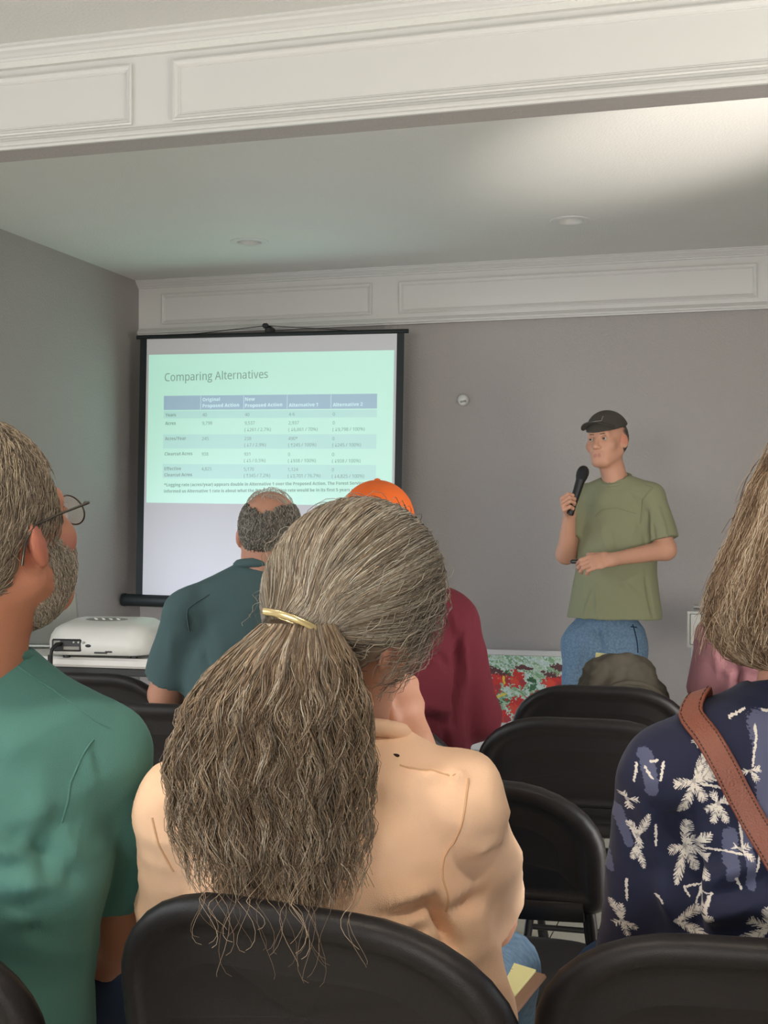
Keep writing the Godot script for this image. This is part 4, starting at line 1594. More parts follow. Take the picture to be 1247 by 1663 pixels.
# ---- hair ----
func shell_hair(g: Geo, c: Vector3, b: Basis, r: Vector3, count: int, keep: Callable, comb: Callable, length: float, steps: int, rad: float, tones: Array, lift := 0.02, wave := 0.002) -> void:
	# short hair: roots on an ellipsoid where keep(dir) holds, combed along comb(dir) in the head's own axes
	var made := 0
	var tries := 0
	while made < count and tries < count * 12:
		tries += 1
		var d := Vector3(rng.randfn(), rng.randfn(), rng.randfn()).normalized()
		if not keep.call(d):
			continue
		made += 1
		var pts := PackedVector3Array()
		var l := length * rng.randf_range(0.6, 1.2)
		var q := d
		var jit := Vector3(rng.randfn(), rng.randfn(), rng.randfn()) * 0.25
		var ph := rng.randf() * TAU
		for i in steps:
			var s := float(i) / (steps - 1)
			var p := q * r * (1.0 + lift * sin(s * 2.2) * rng.randf_range(0.9, 1.1))
			p += Vector3(sin(ph + s * 7.0), cos(ph + s * 6.0), sin(ph * 2.0 + s * 8.0)) * wave
			pts.append(c + b.x * p.x + b.y * p.y + b.z * p.z)
			var flow: Vector3 = comb.call(q)
			flow = flow + jit
			flow = (flow - q * flow.dot(q)).normalized()
			q = (q + flow * (l / steps) / 0.1).normalized()
		g.strand(pts, rad, rad * 0.45, tones[rng.randi() % tones.size()])

func people() -> void:
	mat("lid_skin", "b98a72", 0.5)
	mat("peach_thread", "e2b78f", 0.85)
	mat("brow", "6b5648", 0.7)
	var mm := mat("mic_mesh", "2a2b2d", 0.5, 0.5)
	bump(mm, 0.25, 1, 0.8, 20.0)
	speaker()
	green_man()
	maroon_man()
	pink_person()
	teal_man()
	peach_woman()
	navy_woman()

func speaker() -> void:
	var base: Vector3 = Vector3(-0.7231, 0.0000, -6.1624)
	var t := thing("person", "man in black cap, olive t-shirt and jeans standing with a microphone", "person", base)
	var tone := lin("c2917a")
	var hc: Vector3 = Vector3(-0.7329, 1.6054, -6.1345)
	var hb := turned(36, 3, 3, true)
	var tb := turned(34, 0, 0, true)
	var nb: Vector3 = Vector3(-0.6957, 1.4342, -6.1679)
	var sl: Vector3 = Vector3(-0.5357, 1.3543, -6.1215)
	var sr: Vector3 = Vector3(-0.8350, 1.3529, -6.2326)
	var el: Vector3 = Vector3(-0.4693, 1.1167, -6.0913)
	var er: Vector3 = Vector3(-0.9191, 1.0940, -6.1487)
	var wl: Vector3 = Vector3(-0.6877, 1.0762, -5.9036)
	var wr: Vector3 = Vector3(-0.8834, 1.2803, -6.0216)
	# body: torso core, arms; head and hands on finer grids
	var f := Field.new()
	f.flat(Vector3(-0.6881, 1.3174, -6.1715), Vector3(-0.6973, 0.9001, -6.1734), tb.x, 0.14, 0.085, 0.11, 0.08, 0.03)
	f.cap(nb, Vector3(-0.6906, 1.3730, -6.1701), 0.056, 0.07, 0.03)
	f.cap(sl, el, 0.042, 0.046, 0.02)
	f.cap(el, wl, 0.045, 0.029, 0.02)
	f.cap(sr, er, 0.042, 0.045, 0.02)
	f.cap(er, wr, 0.044, 0.028, 0.02)
	var fh := Field.new()
	head(fh, hc, hb, 1.06)
	fh.cap(hc - hb.y * 0.05 - hb.z * 0.012, nb - UP * 0.02, 0.053, 0.058, 0.03)
	fh.cap(hc - hb.y * 0.075 + hb.z * 0.03, nb + tb.z * 0.03 - UP * 0.01, 0.02, 0.024, 0.03)
	var fa := Field.new()
	hand(fa, wr, -AHEAD * 0.75 - ROW * 0.45 + UP * 0.45, ROW * 0.9 + AHEAD * 0.1, UP * 0.9 + ROW * 0.3, [62, 80, 50], UP * 0.75 + ROW * 0.65 - AHEAD * 0.25, 0.98)
	fa.cap(wr, wr.lerp(er, 0.2), 0.026, 0.03, 0.02)
	var fb := Field.new()
	hand(fb, wl, -ROW * 0.95 - AHEAD * 0.12 - UP * 0.12, AHEAD * 0.75 - UP * 0.45, UP, [28, 38, 26], -ROW * 0.8 + UP * 0.1 + AHEAD * 0.5, 1.0)
	fb.cap(wl, wl.lerp(el, 0.2), 0.027, 0.031, 0.02)
	var mouth := hc - hb.y * 0.075 + hb.z * 0.095
	skin_mesh(t, [[f, 0.012], [fh, 0.0036], [fa, 0.0036], [fb, 0.0036]], tone, [[mouth + hb.x * 0.01, 0.013, lin("b07a69")], [mouth - hb.x * 0.01, 0.013, lin("b07a69")], [hc - hb.x * 0.085, 0.03, lin("bf8069")], [hc + hb.x * 0.05 + hb.z * 0.07 - hb.y * 0.035, 0.03, lin("b98068")]])
	eyes(t, hc, hb, 1.06)
	var g := Geo.new()
	for s in [-1.0, 1.0]:
		g = Geo.new()
		g.tube([hc + hb.x * 0.049 * s + hb.y * 0.014 + hb.z * 0.079, hc + hb.x * 0.033 * s + hb.y * 0.0215 + hb.z * 0.0905, hc + hb.x * 0.014 * s + hb.y * 0.019 + hb.z * 0.094], [0.002, 0.0032, 0.0024], 6)
		finish("eyebrow", g, M.brow, t)
	# hair below the cap
	g = Geo.new()
	var hk := func(d: Vector3) -> bool:
		return (d.z < 0.12 and d.y > -0.62 and absf(d.x) > 0.2) or (d.z < -0.3 and d.y > -0.7)
	shell_hair(g, hc + hb.y * 0.018 - hb.z * 0.014, hb, Vector3(0.085, 0.099, 0.107), 900, hk, func(_d): return Vector3(0, -1, -0.5), 0.03, 5, 0.0016, shade_list(["4a4540", "5d5751", "3a3632", "6f6860"]))
	finish("hair", g, M.hair, t)
	# cap
	f = Field.new()
	f.egg(hc + hb.y * 0.046 - hb.z * 0.012, hb, Vector3(0.091, 0.094, 0.114), 0.01)
	f.plane(hc + hb.y * 0.05 + hb.z * 0.02, -hb.y - hb.z * 0.30)
	f.cut(hc + hb.y * 0.03 - hb.z * 0.012, hc - hb.y * 0.05 - hb.z * 0.012, 0.076, 0.076, 0.004)
	var cap := cloth(t, "cap", f, 0.005, M.cap_cloth)
	g = Geo.new()
	var rings := []
	for k in 2:
		var ring := []
		for i in 17:
			var a := PI * i / 16.0
			var x := cos(a) * 0.078
			var z := 0.072 + sin(a) * 0.088
			ring.append(hc + hb.x * x + hb.y * (0.078 - 0.005 * k - x * x * 4.6 - (z - 0.07) * 0.10) + hb.z * z)
		for i in 17:
			var a := PI * (16 - i) / 16.0
			var x := cos(a) * 0.07
			var z := 0.060 + sin(a) * 0.024
			ring.append(hc + hb.x * x + hb.y * (0.078 - 0.005 * k - x * x * 4.6 - (z - 0.07) * 0.10) + hb.z * z)
		rings.append(ring)
	g = Geo.new()
	for i in 16:
		var q := [rings[0][i], rings[0][i + 1], rings[0][32 - i], rings[0][33 - i]]
		var w := [rings[1][i], rings[1][i + 1], rings[1][32 - i], rings[1][33 - i]]
		g.quad(q[0], q[3], q[2], q[1])
		g.quad(w[0], w[1], w[2], w[3])
		g.quad(q[0], q[1], w[1], w[0])
		g.quad(q[3], w[3], w[2], q[2])
	g.shift(-t.position)
	part("brim", g, M.cap_cloth, cap)
	g = Geo.new()
	var pc := hc + hb.y * 0.088 + hb.z * 0.083
	var pb := Basis(hb.x, (hb.y * 0.75 - hb.z * 0.6).normalized(), (hb.z * 0.75 + hb.y * 0.6).normalized())
	g.box(pc - t.position - pb.z * 0.002, Vector3(0.05, 0.034, 0.006), 0.002, pb)
	var patch := part("badge", g, M.dark_plastic, cap)
	g = Geo.new()
	g.box(pc - t.position - pb.x * 0.024 + pb.z * 0.003, Vector3(0.003, 0.03, 0.003), 0.001, pb)
	g.box(pc - t.position - pb.y * 0.015 + pb.z * 0.003, Vector3(0.045, 0.0025, 0.003), 0.001, pb)
	part("badge_edge", g, M.silver, patch)
	# t-shirt
	f = Field.new()
	f.flat(Vector3(-0.6854, 1.3229, -6.1722), Vector3(-0.6940, 1.1087, -6.1721), tb.x, 0.165, 0.10, 0.172, 0.128, 0.03)
	f.flat(Vector3(-0.6940, 1.1087, -6.1721), Vector3(-0.7057, 0.7888, -6.1722), tb.x, 0.172, 0.13, 0.225, 0.165, 0.06)
	f.cap(sl, nb - UP * 0.02, 0.054, 0.056, 0.03)
	f.cap(sr, nb - UP * 0.02, 0.054, 0.056, 0.03)
	f.sleeve(sl, sl.lerp(el, 0.82), 0.06, 0.072, 0.025)
	f.sleeve(sr, sr.lerp(er, 0.7), 0.058, 0.062, 0.025)
	f.plane(Vector3(-0.7056, 0.8083, -6.1720), Vector3.DOWN)
	f.cut(nb - UP * 0.01, nb + UP * 0.2 + tb.z * 0.03, 0.058, 0.085, 0.008)
	for a in [[Vector3(-0.5681, 1.2870, -5.9775), Vector3(-0.5608, 1.1530, -5.9811), 0.012, -0.014], [Vector3(-0.5425, 1.2334, -5.9855), Vector3(-0.5273, 1.1396, -5.9909), 0.008, -0.008], [Vector3(-0.4779, 1.3139, -6.0033), Vector3(-0.4525, 1.1798, -6.0122), 0.008, 0.007], [Vector3(-0.7809, 1.2335, -5.9685), Vector3(-0.7164, 1.0983, -5.9887), 0.016, 0.007], [Vector3(-0.7289, 1.2335, -5.9836), Vector3(-0.6775, 1.0442, -6.0006), 0.014, -0.006], [Vector3(-0.5960, 1.2335, -5.9908), Vector3(-0.7001, 0.9913, -5.9634), 0.014, 0.007], [Vector3(-0.8337, 0.9360, -5.9565), Vector3(-0.8860, 0.8279, -5.9426), 0.013, 0.009], [Vector3(-0.7947, 0.9631, -5.9675), Vector3(-0.7691, 0.8279, -5.9764), 0.012, 0.008], [Vector3(-0.5450, 1.0182, -6.0080), Vector3(-0.6744, 0.9644, -5.9711), 0.014, 0.007], [Vector3(-0.5140, 0.9913, -6.0173), Vector3(-0.4887, 0.8298, -6.0264), 0.009, -0.009], [Vector3(-0.6743, 0.9913, -5.9709), Vector3(-0.5711, 0.9106, -6.0016), 0.014, 0.007], [Vector3(-0.6277, 1.3967, -6.0423), Vector3(-0.5626, 1.3423, -6.0618), 0.01, 0.004]]:
		f.fold(f.onto(a[0]), f.onto(a[1]), a[2], a[3] * 1.7)
	f.wob = noise(6.0, 2, 3)
	f.wob_amp = 0.006
	f.wob_scale = Vector3(1, 0.4, 1)
	cloth(t, "t_shirt", f, 0.0075, M.olive_knit)
	var near := (-AHEAD - ROW * 0.3).normalized()
	seam(t, f, [Vector3(-0.8344, 1.2909, -6.0044), Vector3(-0.7610, 1.3073, -6.0255), Vector3(-0.6825, 1.3073, -6.0483), Vector3(-0.5935, 1.2773, -6.0744)], near, 0.0035, M.olive_knit)
	seam(t, f, [Vector3(-0.5564, 1.4191, -6.0835), Vector3(-0.5251, 1.3836, -6.0930)], near, 0.003, M.olive_knit)
	seam(t, f, [Vector3(-0.5251, 1.3836, -6.0930), Vector3(-0.5619, 1.3373, -6.0829), Vector3(-0.5779, 1.2336, -6.0794)], near, 0.0035, M.olive_knit)
	g = Geo.new()
	var ring := []
	for i in 25:
		var a := TAU * i / 24.0
		var p := nb + tb.x * sin(a) * 0.066 + tb.z * cos(a) * 0.066 + UP * (-0.002 - 0.028 * cos(a))
		ring.append(p)
	g.tube(ring, 0.0085, 8, false)
	finish("collar", g, M.olive_knit, t)
	# jeans
	f = Field.new()
	f.flat(Vector3(-0.7298, 0.7610, -6.1656), Vector3(-0.7461, 0.6776, -6.1618), tb.x, 0.15, 0.11, 0.175, 0.13, 0.05)
	var kr: Vector3 = Vector3(-0.8512, 0.3967, -6.1553)
	var kl: Vector3 = Vector3(-0.6443, 0.4075, -6.1318)
	f.cap(Vector3(-0.8303, 0.6749, -6.1687), kr, 0.112, 0.088, 0.05)
	f.cap(Vector3(-0.6589, 0.6811, -6.1453), kl, 0.106, 0.086, 0.05)
	f.cap(kr, Vector3(kr.x, 0.08, kr.z - 0.02), 0.086, 0.072, 0.03)
	f.cap(kl, Vector3(kl.x, 0.08, kl.z - 0.02), 0.084, 0.072, 0.03)
	f.plane(Vector3(0, 0.02, 0), Vector3.DOWN)
	for a in [[Vector3(-0.7874, 0.8008, -5.9715), Vector3(-0.7436, 0.6656, -5.9856), 0.009, -0.011], [Vector3(-0.8030, 0.7738, -5.9672), Vector3(-0.8139, 0.6115, -5.9659), 0.014, 0.009], [Vector3(-0.8604, 0.7197, -5.9512), Vector3(-0.8919, 0.5845, -5.9436), 0.014, 0.008], [Vector3(-0.7614, 0.8143, -5.9788), Vector3(-0.7176, 0.6926, -5.9929), 0.01, 0.01]]:
		f.fold(f.onto(a[0]), f.onto(a[1]), a[2], a[3] * 1.7)
	f.wob = noise(7.0, 2, 8)
	f.wob_amp = 0.006
	cloth(t, "jeans", f, 0.011, M.denim)
	seam(t, f, [Vector3(-0.6001, 0.7973, -6.0778), Vector3(-0.6005, 0.6609, -6.0792)], near, 0.003, M.denim_dark)
	seam(t, f, [Vector3(-0.6159, 0.7809, -6.0734), Vector3(-0.5792, 0.7837, -6.0840)], near, 0.003, M.denim_dark)
	shoe(t, Vector3(kr.x, 0.048, kr.z), tb.z)
	shoe(t, Vector3(kl.x, 0.048, kl.z), tb.z)
	# microphone
	var m0: Vector3 = Vector3(-0.8739, 1.2715, -5.9568)
	var m1: Vector3 = Vector3(-0.8129, 1.4900, -6.0085)
	var ax := (m1 - m0).normalized()
	var mb := Basis(ax.cross(AHEAD).normalized(), ax, ax.cross(AHEAD).normalized().cross(ax))
	var mt := thing("microphone", "black handheld microphone in the standing man's raised hand", "microphone", m0)
	g = Geo.new()
	g.lathe(Vector3.ZERO, [Vector2(0.014, 0), Vector2(0.0165, 0.003), Vector2(0.0165, 0.04), Vector2(0.0155, 0.05), Vector2(0.017, 0.06), Vector2(0.0205, 0.16), Vector2(0.0215, 0.163)], mb, 20)
	part("handle", g, M.dark_plastic, mt)
	g = Geo.new()
	g.lathe(Vector3.ZERO, [Vector2(0.021, 0.162), Vector2(0.0255, 0.176), Vector2(0.027, 0.188), Vector2(0.0275, 0.192), Vector2(0.0275, 0.198), Vector2(0.026, 0.208), Vector2(0.021, 0.22), Vector2(0.012, 0.228), Vector2(0.002, 0.231)], mb, 24)
	part("grille", g, M.mic_mesh, mt)
	# clicker
	var ck: Vector3 = Vector3(-0.8264, 1.0671, -5.9052)
	g = Geo.new()
	g.box(ck, Vector3(0.075, 0.018, 0.022), 0.006, Basis(ROW, UP, -AHEAD))
	solo("slide_clicker", g, M.dark_plastic, "small black remote held in the standing man's lower hand", "remote", ck)

func green_man() -> void:
	var base: Vector3 = Vector3(-1.3645, 0.4420, -3.4987)
	var t := thing("person", "balding man in a dark green polo shirt seated by the projector table", "person", base)
	var tone := lin("ab7d68")
	var b := turned(4)
	var hc: Vector3 = Vector3(-1.3329, 1.1980, -3.4873)
	var hb := turned(6, -4, 0)
	var nb: Vector3 = Vector3(-1.3575, 1.1067, -3.4812)
	var sl: Vector3 = Vector3(-1.5428, 0.9862, -3.4081)
	var sr: Vector3 = Vector3(-1.1519, 0.9896, -3.5212)
	var el: Vector3 = Vector3(-1.6483, 0.7485, -3.4843)
	var er: Vector3 = Vector3(-1.1140, 0.7450, -3.6390)
	var wl: Vector3 = Vector3(-1.6351, 0.6444, -3.7183)
	var wr: Vector3 = Vector3(-1.2841, 0.6444, -3.8200)
	var f := Field.new()
	f.flat(Vector3(-1.3616, 0.9742, -3.4919), Vector3(-1.3697, 0.6831, -3.5136), b.x, 0.17, 0.10, 0.16, 0.11, 0.03)
	f.cap(sl, el, 0.05, 0.046, 0.02)
	f.cap(el, wl, 0.046, 0.03, 0.02)
	f.cap(sr, er, 0.05, 0.046, 0.02)
	f.cap(er, wr, 0.046, 0.03, 0.02)
	f.cap(nb, nb - UP * 0.1, 0.062, 0.08, 0.03)
	var fh := Field.new()
	head(fh, hc, hb, 1.03, false)
	fh.cap(hc - hb.y * 0.05 - hb.z * 0.02, nb - UP * 0.02, 0.06, 0.066, 0.03)
	var fa := Field.new()
	hand(fa, wl, AHEAD * 0.8 + ROW * 0.5, -UP, ROW, [20, 30, 20], AHEAD + ROW * 0.5)
	var fb := Field.new()
	hand(fb, wr, AHEAD * 0.8 - ROW * 0.5, -UP, -ROW, [20, 30, 20], AHEAD - ROW * 0.5)
	skin_mesh(t, [[f, 0.014], [fh, 0.0055], [fa, 0.007], [fb, 0.007]], tone, [[hc - hb.x * 0.085, 0.035, lin("b9766a")]])
	var g := Geo.new()
	var keep := func(d: Vector3) -> bool:
		return d.y < 0.30 + 0.45 * absf(d.x) + 0.03 * sin(d.x * 17.0) and d.y > -0.66 and d.z < 0.25 and (absf(d.x) < 0.93 or d.y > 0.05 or d.z < -0.1)
	shell_hair(g, hc + hb.y * 0.022 - hb.z * 0.016, hb, Vector3(0.083, 0.094, 0.104), 3000, keep, func(d): return Vector3(d.x * 0.3, -1, -0.4), 0.03, 5, 0.0014, shade_list(["6a665e", "817c72", "57534d", "4b4843", "918b80"]), 0.03)
	for i in 90:
		var d := Vector3(rng.randf_range(-0.75, 0.75), 0.6, rng.randf_range(-0.7, 0.2)).normalized()
		var pts := PackedVector3Array()
		var sway := rng.randf_range(-0.03, 0.03)
		for k in 6:
			var s := k / 5.0
			var p := (d + Vector3(sway * s * 8.0 - d.x * s * 0.5, 0, 0)).normalized() * Vector3(0.082, 0.094 + 0.012 * sin(s * 3.0), 0.103)
			pts.append(hc + hb.y * 0.024 - hb.z * 0.016 + hb.x * p.x + hb.y * p.y + hb.z * p.z)
		g.strand(pts, 0.0007, 0.0004, lin("9a958a"))
	finish("hair", g, M.hair, t)
	f = Field.new()
	f.flat(Vector3(-1.3615, 0.9826, -3.4918), Vector3(-1.3656, 0.8375, -3.5027), b.x, 0.19, 0.12, 0.205, 0.135, 0.03)
	f.flat(Vector3(-1.3656, 0.8375, -3.5027), Vector3(-1.3735, 0.6475, -3.5233), b.x, 0.205, 0.14, 0.21, 0.15, 0.05)
	f.cap(sl, nb - UP * 0.025, 0.056, 0.062, 0.04)
	f.cap(sr, nb - UP * 0.025, 0.056, 0.062, 0.04)
	f.sleeve(sl, sl.lerp(el, 0.80), 0.064, 0.072, 0.03)
	f.sleeve(sr, sr.lerp(er, 0.80), 0.064, 0.072, 0.03)
	f.cut(nb, nb + UP * 0.2, 0.062, 0.08, 0.006)
	f.plane(base + UP * 0.03, Vector3.DOWN)
	for a in [[Vector3(-1.4866, 0.9538, -3.2685), Vector3(-1.4900, 0.8408, -3.2688), 0.012, -0.018], [Vector3(-1.4746, 0.8247, -3.2734), Vector3(-1.3660, 0.8489, -3.3046), 0.012, 0.009], [Vector3(-1.4900, 0.8650, -3.2685), Vector3(-1.4281, 0.8085, -3.2871), 0.012, -0.01], [Vector3(-1.5815, 0.9173, -3.2935), Vector3(-1.5896, 0.8355, -3.2921), 0.012, 0.006], [Vector3(-1.4431, 0.9860, -3.2808), Vector3(-1.4201, 0.8892, -3.2885), 0.02, 0.006]]:
		f.fold(f.onto(a[0]), f.onto(a[1]), a[2], a[3])
	f.wob = noise(6.0, 2, 4)
	f.wob_amp = 0.006
	cloth(t, "polo_shirt", f, 0.009, M.green_knit)
	g = Geo.new()
	var ring := []
	for i in 25:
		var a := TAU * i / 24.0
		ring.append(nb + b.x * sin(a) * 0.066 + b.z * cos(a) * 0.068 + UP * (0.004 - 0.012 * cos(a)))
	g.tube(ring, 0.0135, 8, false)
	finish("collar", g, M.green_knit, t)
	seam(t, f, [Vector3(-1.4632, 1.0646, -3.3261), Vector3(-1.5074, 1.0073, -3.3140), Vector3(-1.5108, 0.9173, -3.3140)], -AHEAD, 0.0022, M.green_knit)
	legs_seated(t, base + UP * 0.09, b.z, M.denim_dark)

func maroon_man() -> void:
	var base: Vector3 = Vector3(-0.9118, 0.4420, -3.1405)
	var t := thing("person", "person in a maroon long-sleeved shirt and an orange cap seated before the flower picture", "person", base)
	var tone := lin("b98a74")
	var b := turned(6)
	var hc: Vector3 = Vector3(-0.9204, 1.2037, -3.1278)
	var hb := turned(10, 0, 0)
	var nb: Vector3 = Vector3(-0.9150, 1.1089, -3.1304)
	var sl: Vector3 = Vector3(-1.0828, 0.9940, -3.0727)
	var sr: Vector3 = Vector3(-0.7422, 0.9969, -3.1713)
	var el: Vector3 = Vector3(-1.1477, 0.7625, -3.1085)
	var er: Vector3 = Vector3(-0.6967, 0.7550, -3.2392)
	var wl: Vector3 = Vector3(-1.1280, 0.6586, -3.4069)
	var wr: Vector3 = Vector3(-0.8545, 0.6586, -3.4861)
	var f := Field.new()
	f.flat(Vector3(-0.9125, 0.9903, -3.1324), Vector3(-0.9189, 0.7206, -3.1544), b.x, 0.15, 0.09, 0.15, 0.10, 0.03)
	f.cap(sl, el, 0.042, 0.04, 0.02)
	f.cap(el, wl, 0.04, 0.028, 0.02)
	f.cap(sr, er, 0.042, 0.04, 0.02)
	f.cap(er, wr, 0.04, 0.028, 0.02)
	f.cap(nb, nb - UP * 0.1, 0.06, 0.08, 0.03)
	var fh := Field.new()
	head(fh, hc, hb, 1.0, false)
	fh.cap(hc - hb.y * 0.05 - hb.z * 0.02, nb - UP * 0.02, 0.057, 0.062, 0.03)
	var fa := Field.new()
	hand(fa, wl, AHEAD * 0.8 + ROW * 0.5, -UP, ROW, [20, 30, 20], AHEAD + ROW * 0.5)
	var fb := Field.new()
	hand(fb, wr, AHEAD * 0.8 - ROW * 0.5, -UP, -ROW, [20, 30, 20], AHEAD - ROW * 0.5)
	skin_mesh(t, [[f, 0.016], [fh, 0.009], [fa, 0.007], [fb, 0.007]], tone)
	var g := Geo.new()
	shell_hair(g, hc + hb.y * 0.02 - hb.z * 0.014, hb, Vector3(0.08, 0.09, 0.101), 1000, func(d): return d.y < 0.3 and d.y > -0.62 and d.z < 0.1, func(_d): return Vector3(0, -1, -0.3), 0.025, 4, 0.0018, shade_list(["6e675e", "857d72", "585249"]))
	finish("hair", g, M.hair, t)
	f = Field.new()
	f.egg(hc + hb.y * 0.036 - hb.z * 0.012, hb, Vector3(0.089, 0.092, 0.11), 0.01)
	f.plane(hc + hb.y * 0.03, -hb.y - hb.z * 0.2)
	var cap := cloth(t, "cap", f, 0.007, M.orange_cloth)
	g = Geo.new()
	for i in 14:
		var a0 := PI * i / 14.0
		var a1 := PI * (i + 1) / 14.0
		var q := []
		for a in [a0, a1]:
			for rr in [[0.075, 0.06, 0.03], [0.08, 0.08, 0.085]]:
				var x: float = cos(a) * rr[0]
				q.append(hc - t.position + hb.x * x + hb.z * (rr[1] + sin(a) * rr[2]) + hb.y * (0.046 - x * x * 3.5))
		g.quad(q[0], q[1], q[3], q[2])
		g.quad(q[0] - hb.y * 0.004, q[2] - hb.y * 0.004, q[3] - hb.y * 0.004, q[1] - hb.y * 0.004)
		g.quad(q[1], q[1] - hb.y * 0.004, q[3] - hb.y * 0.004, q[3])
	part("brim", g, M.orange_cloth, cap)
	g = Geo.new()
	var bt := hc + hb.y * 0.127 - hb.z * 0.012 - t.position
	g.lathe(bt, [Vector2(0.008, -0.001), Vector2(0.007, 0.003), Vector2(0.002, 0.005)], Basis(hb.x, hb.y, -hb.z), 12)
	part("cap_button", g, M.orange_cloth, cap)
	f = Field.new()
	f.flat(Vector3(-0.9125, 0.9977, -3.1324), Vector3(-0.9042, 0.8707, -3.1466), b.x, 0.17, 0.11, 0.19, 0.13, 0.03)
	f.flat(Vector3(-0.9042, 0.8707, -3.1466), Vector3(-0.9075, 0.6443, -3.1690), b.x, 0.19, 0.135, 0.2, 0.15, 0.05)
	f.cap(sl, nb - UP * 0.02, 0.052, 0.062, 0.04)
	f.cap(sr, nb - UP * 0.02, 0.052, 0.062, 0.04)
	f.cap(sl, el, 0.058, 0.056, 0.03)
	f.sleeve(el, el.lerp(wl, 0.9), 0.056, 0.042, 0.03)
	f.cap(sr, er, 0.058, 0.052, 0.03)
	f.sleeve(er, er.lerp(wr, 0.9), 0.052, 0.042, 0.03)
	f.cut(nb, nb + UP * 0.2, 0.058, 0.08, 0.006)
	f.plane(base + UP * 0.03, Vector3.DOWN)
	for a in [[Vector3(-0.6893, 0.9551, -3.0829), Vector3(-0.6789, 0.7547, -3.0882), 0.014, -0.022], [Vector3(-0.7441, 0.9435, -3.0360), Vector3(-0.6761, 0.8938, -3.0562), 0.012, -0.014], [Vector3(-0.7782, 0.9222, -3.0263), Vector3(-0.6965, 0.9151, -3.0501), 0.014, 0.01], [Vector3(-0.7922, 0.7733, -3.0239), Vector3(-0.6901, 0.7520, -3.0537), 0.012, -0.012], [Vector3(-0.7785, 0.8017, -3.0276), Vector3(-0.6833, 0.7804, -3.0554), 0.014, 0.012], [Vector3(-0.7038, 0.7378, -3.0499), Vector3(-0.6835, 0.6811, -3.0564), 0.012, -0.012], [Vector3(-0.6755, 0.9838, -3.0866), Vector3(-0.6484, 0.8406, -3.0961), 0.01, 0.008], [Vector3(-0.7138, 1.0267, -3.0750), Vector3(-0.6729, 0.9265, -3.0880), 0.01, 0.008], [Vector3(-0.7642, 1.0286, -3.0292), Vector3(-0.7167, 0.9718, -3.0436), 0.02, 0.006]]:
		f.fold(f.onto(a[0]), f.onto(a[1]), a[2], a[3] * 1.5)
	f.wob = noise(6.0, 2, 5)
	f.wob_amp = 0.007
	cloth(t, "long_sleeved_shirt", f, 0.0085, M.maroon_knit)
	g = Geo.new()
	var ring := []
	for i in 25:
		var a := TAU * i / 24.0
		ring.append(nb + b.x * sin(a) * 0.066 + b.z * cos(a) * 0.068 + UP * (0.006 - 0.014 * cos(a)))
	g.tube(ring, 0.012, 8, false)
	finish("collar", g, M.maroon_knit, t)
	legs_seated(t, base + UP * 0.09, b.z, M.denim_dark)

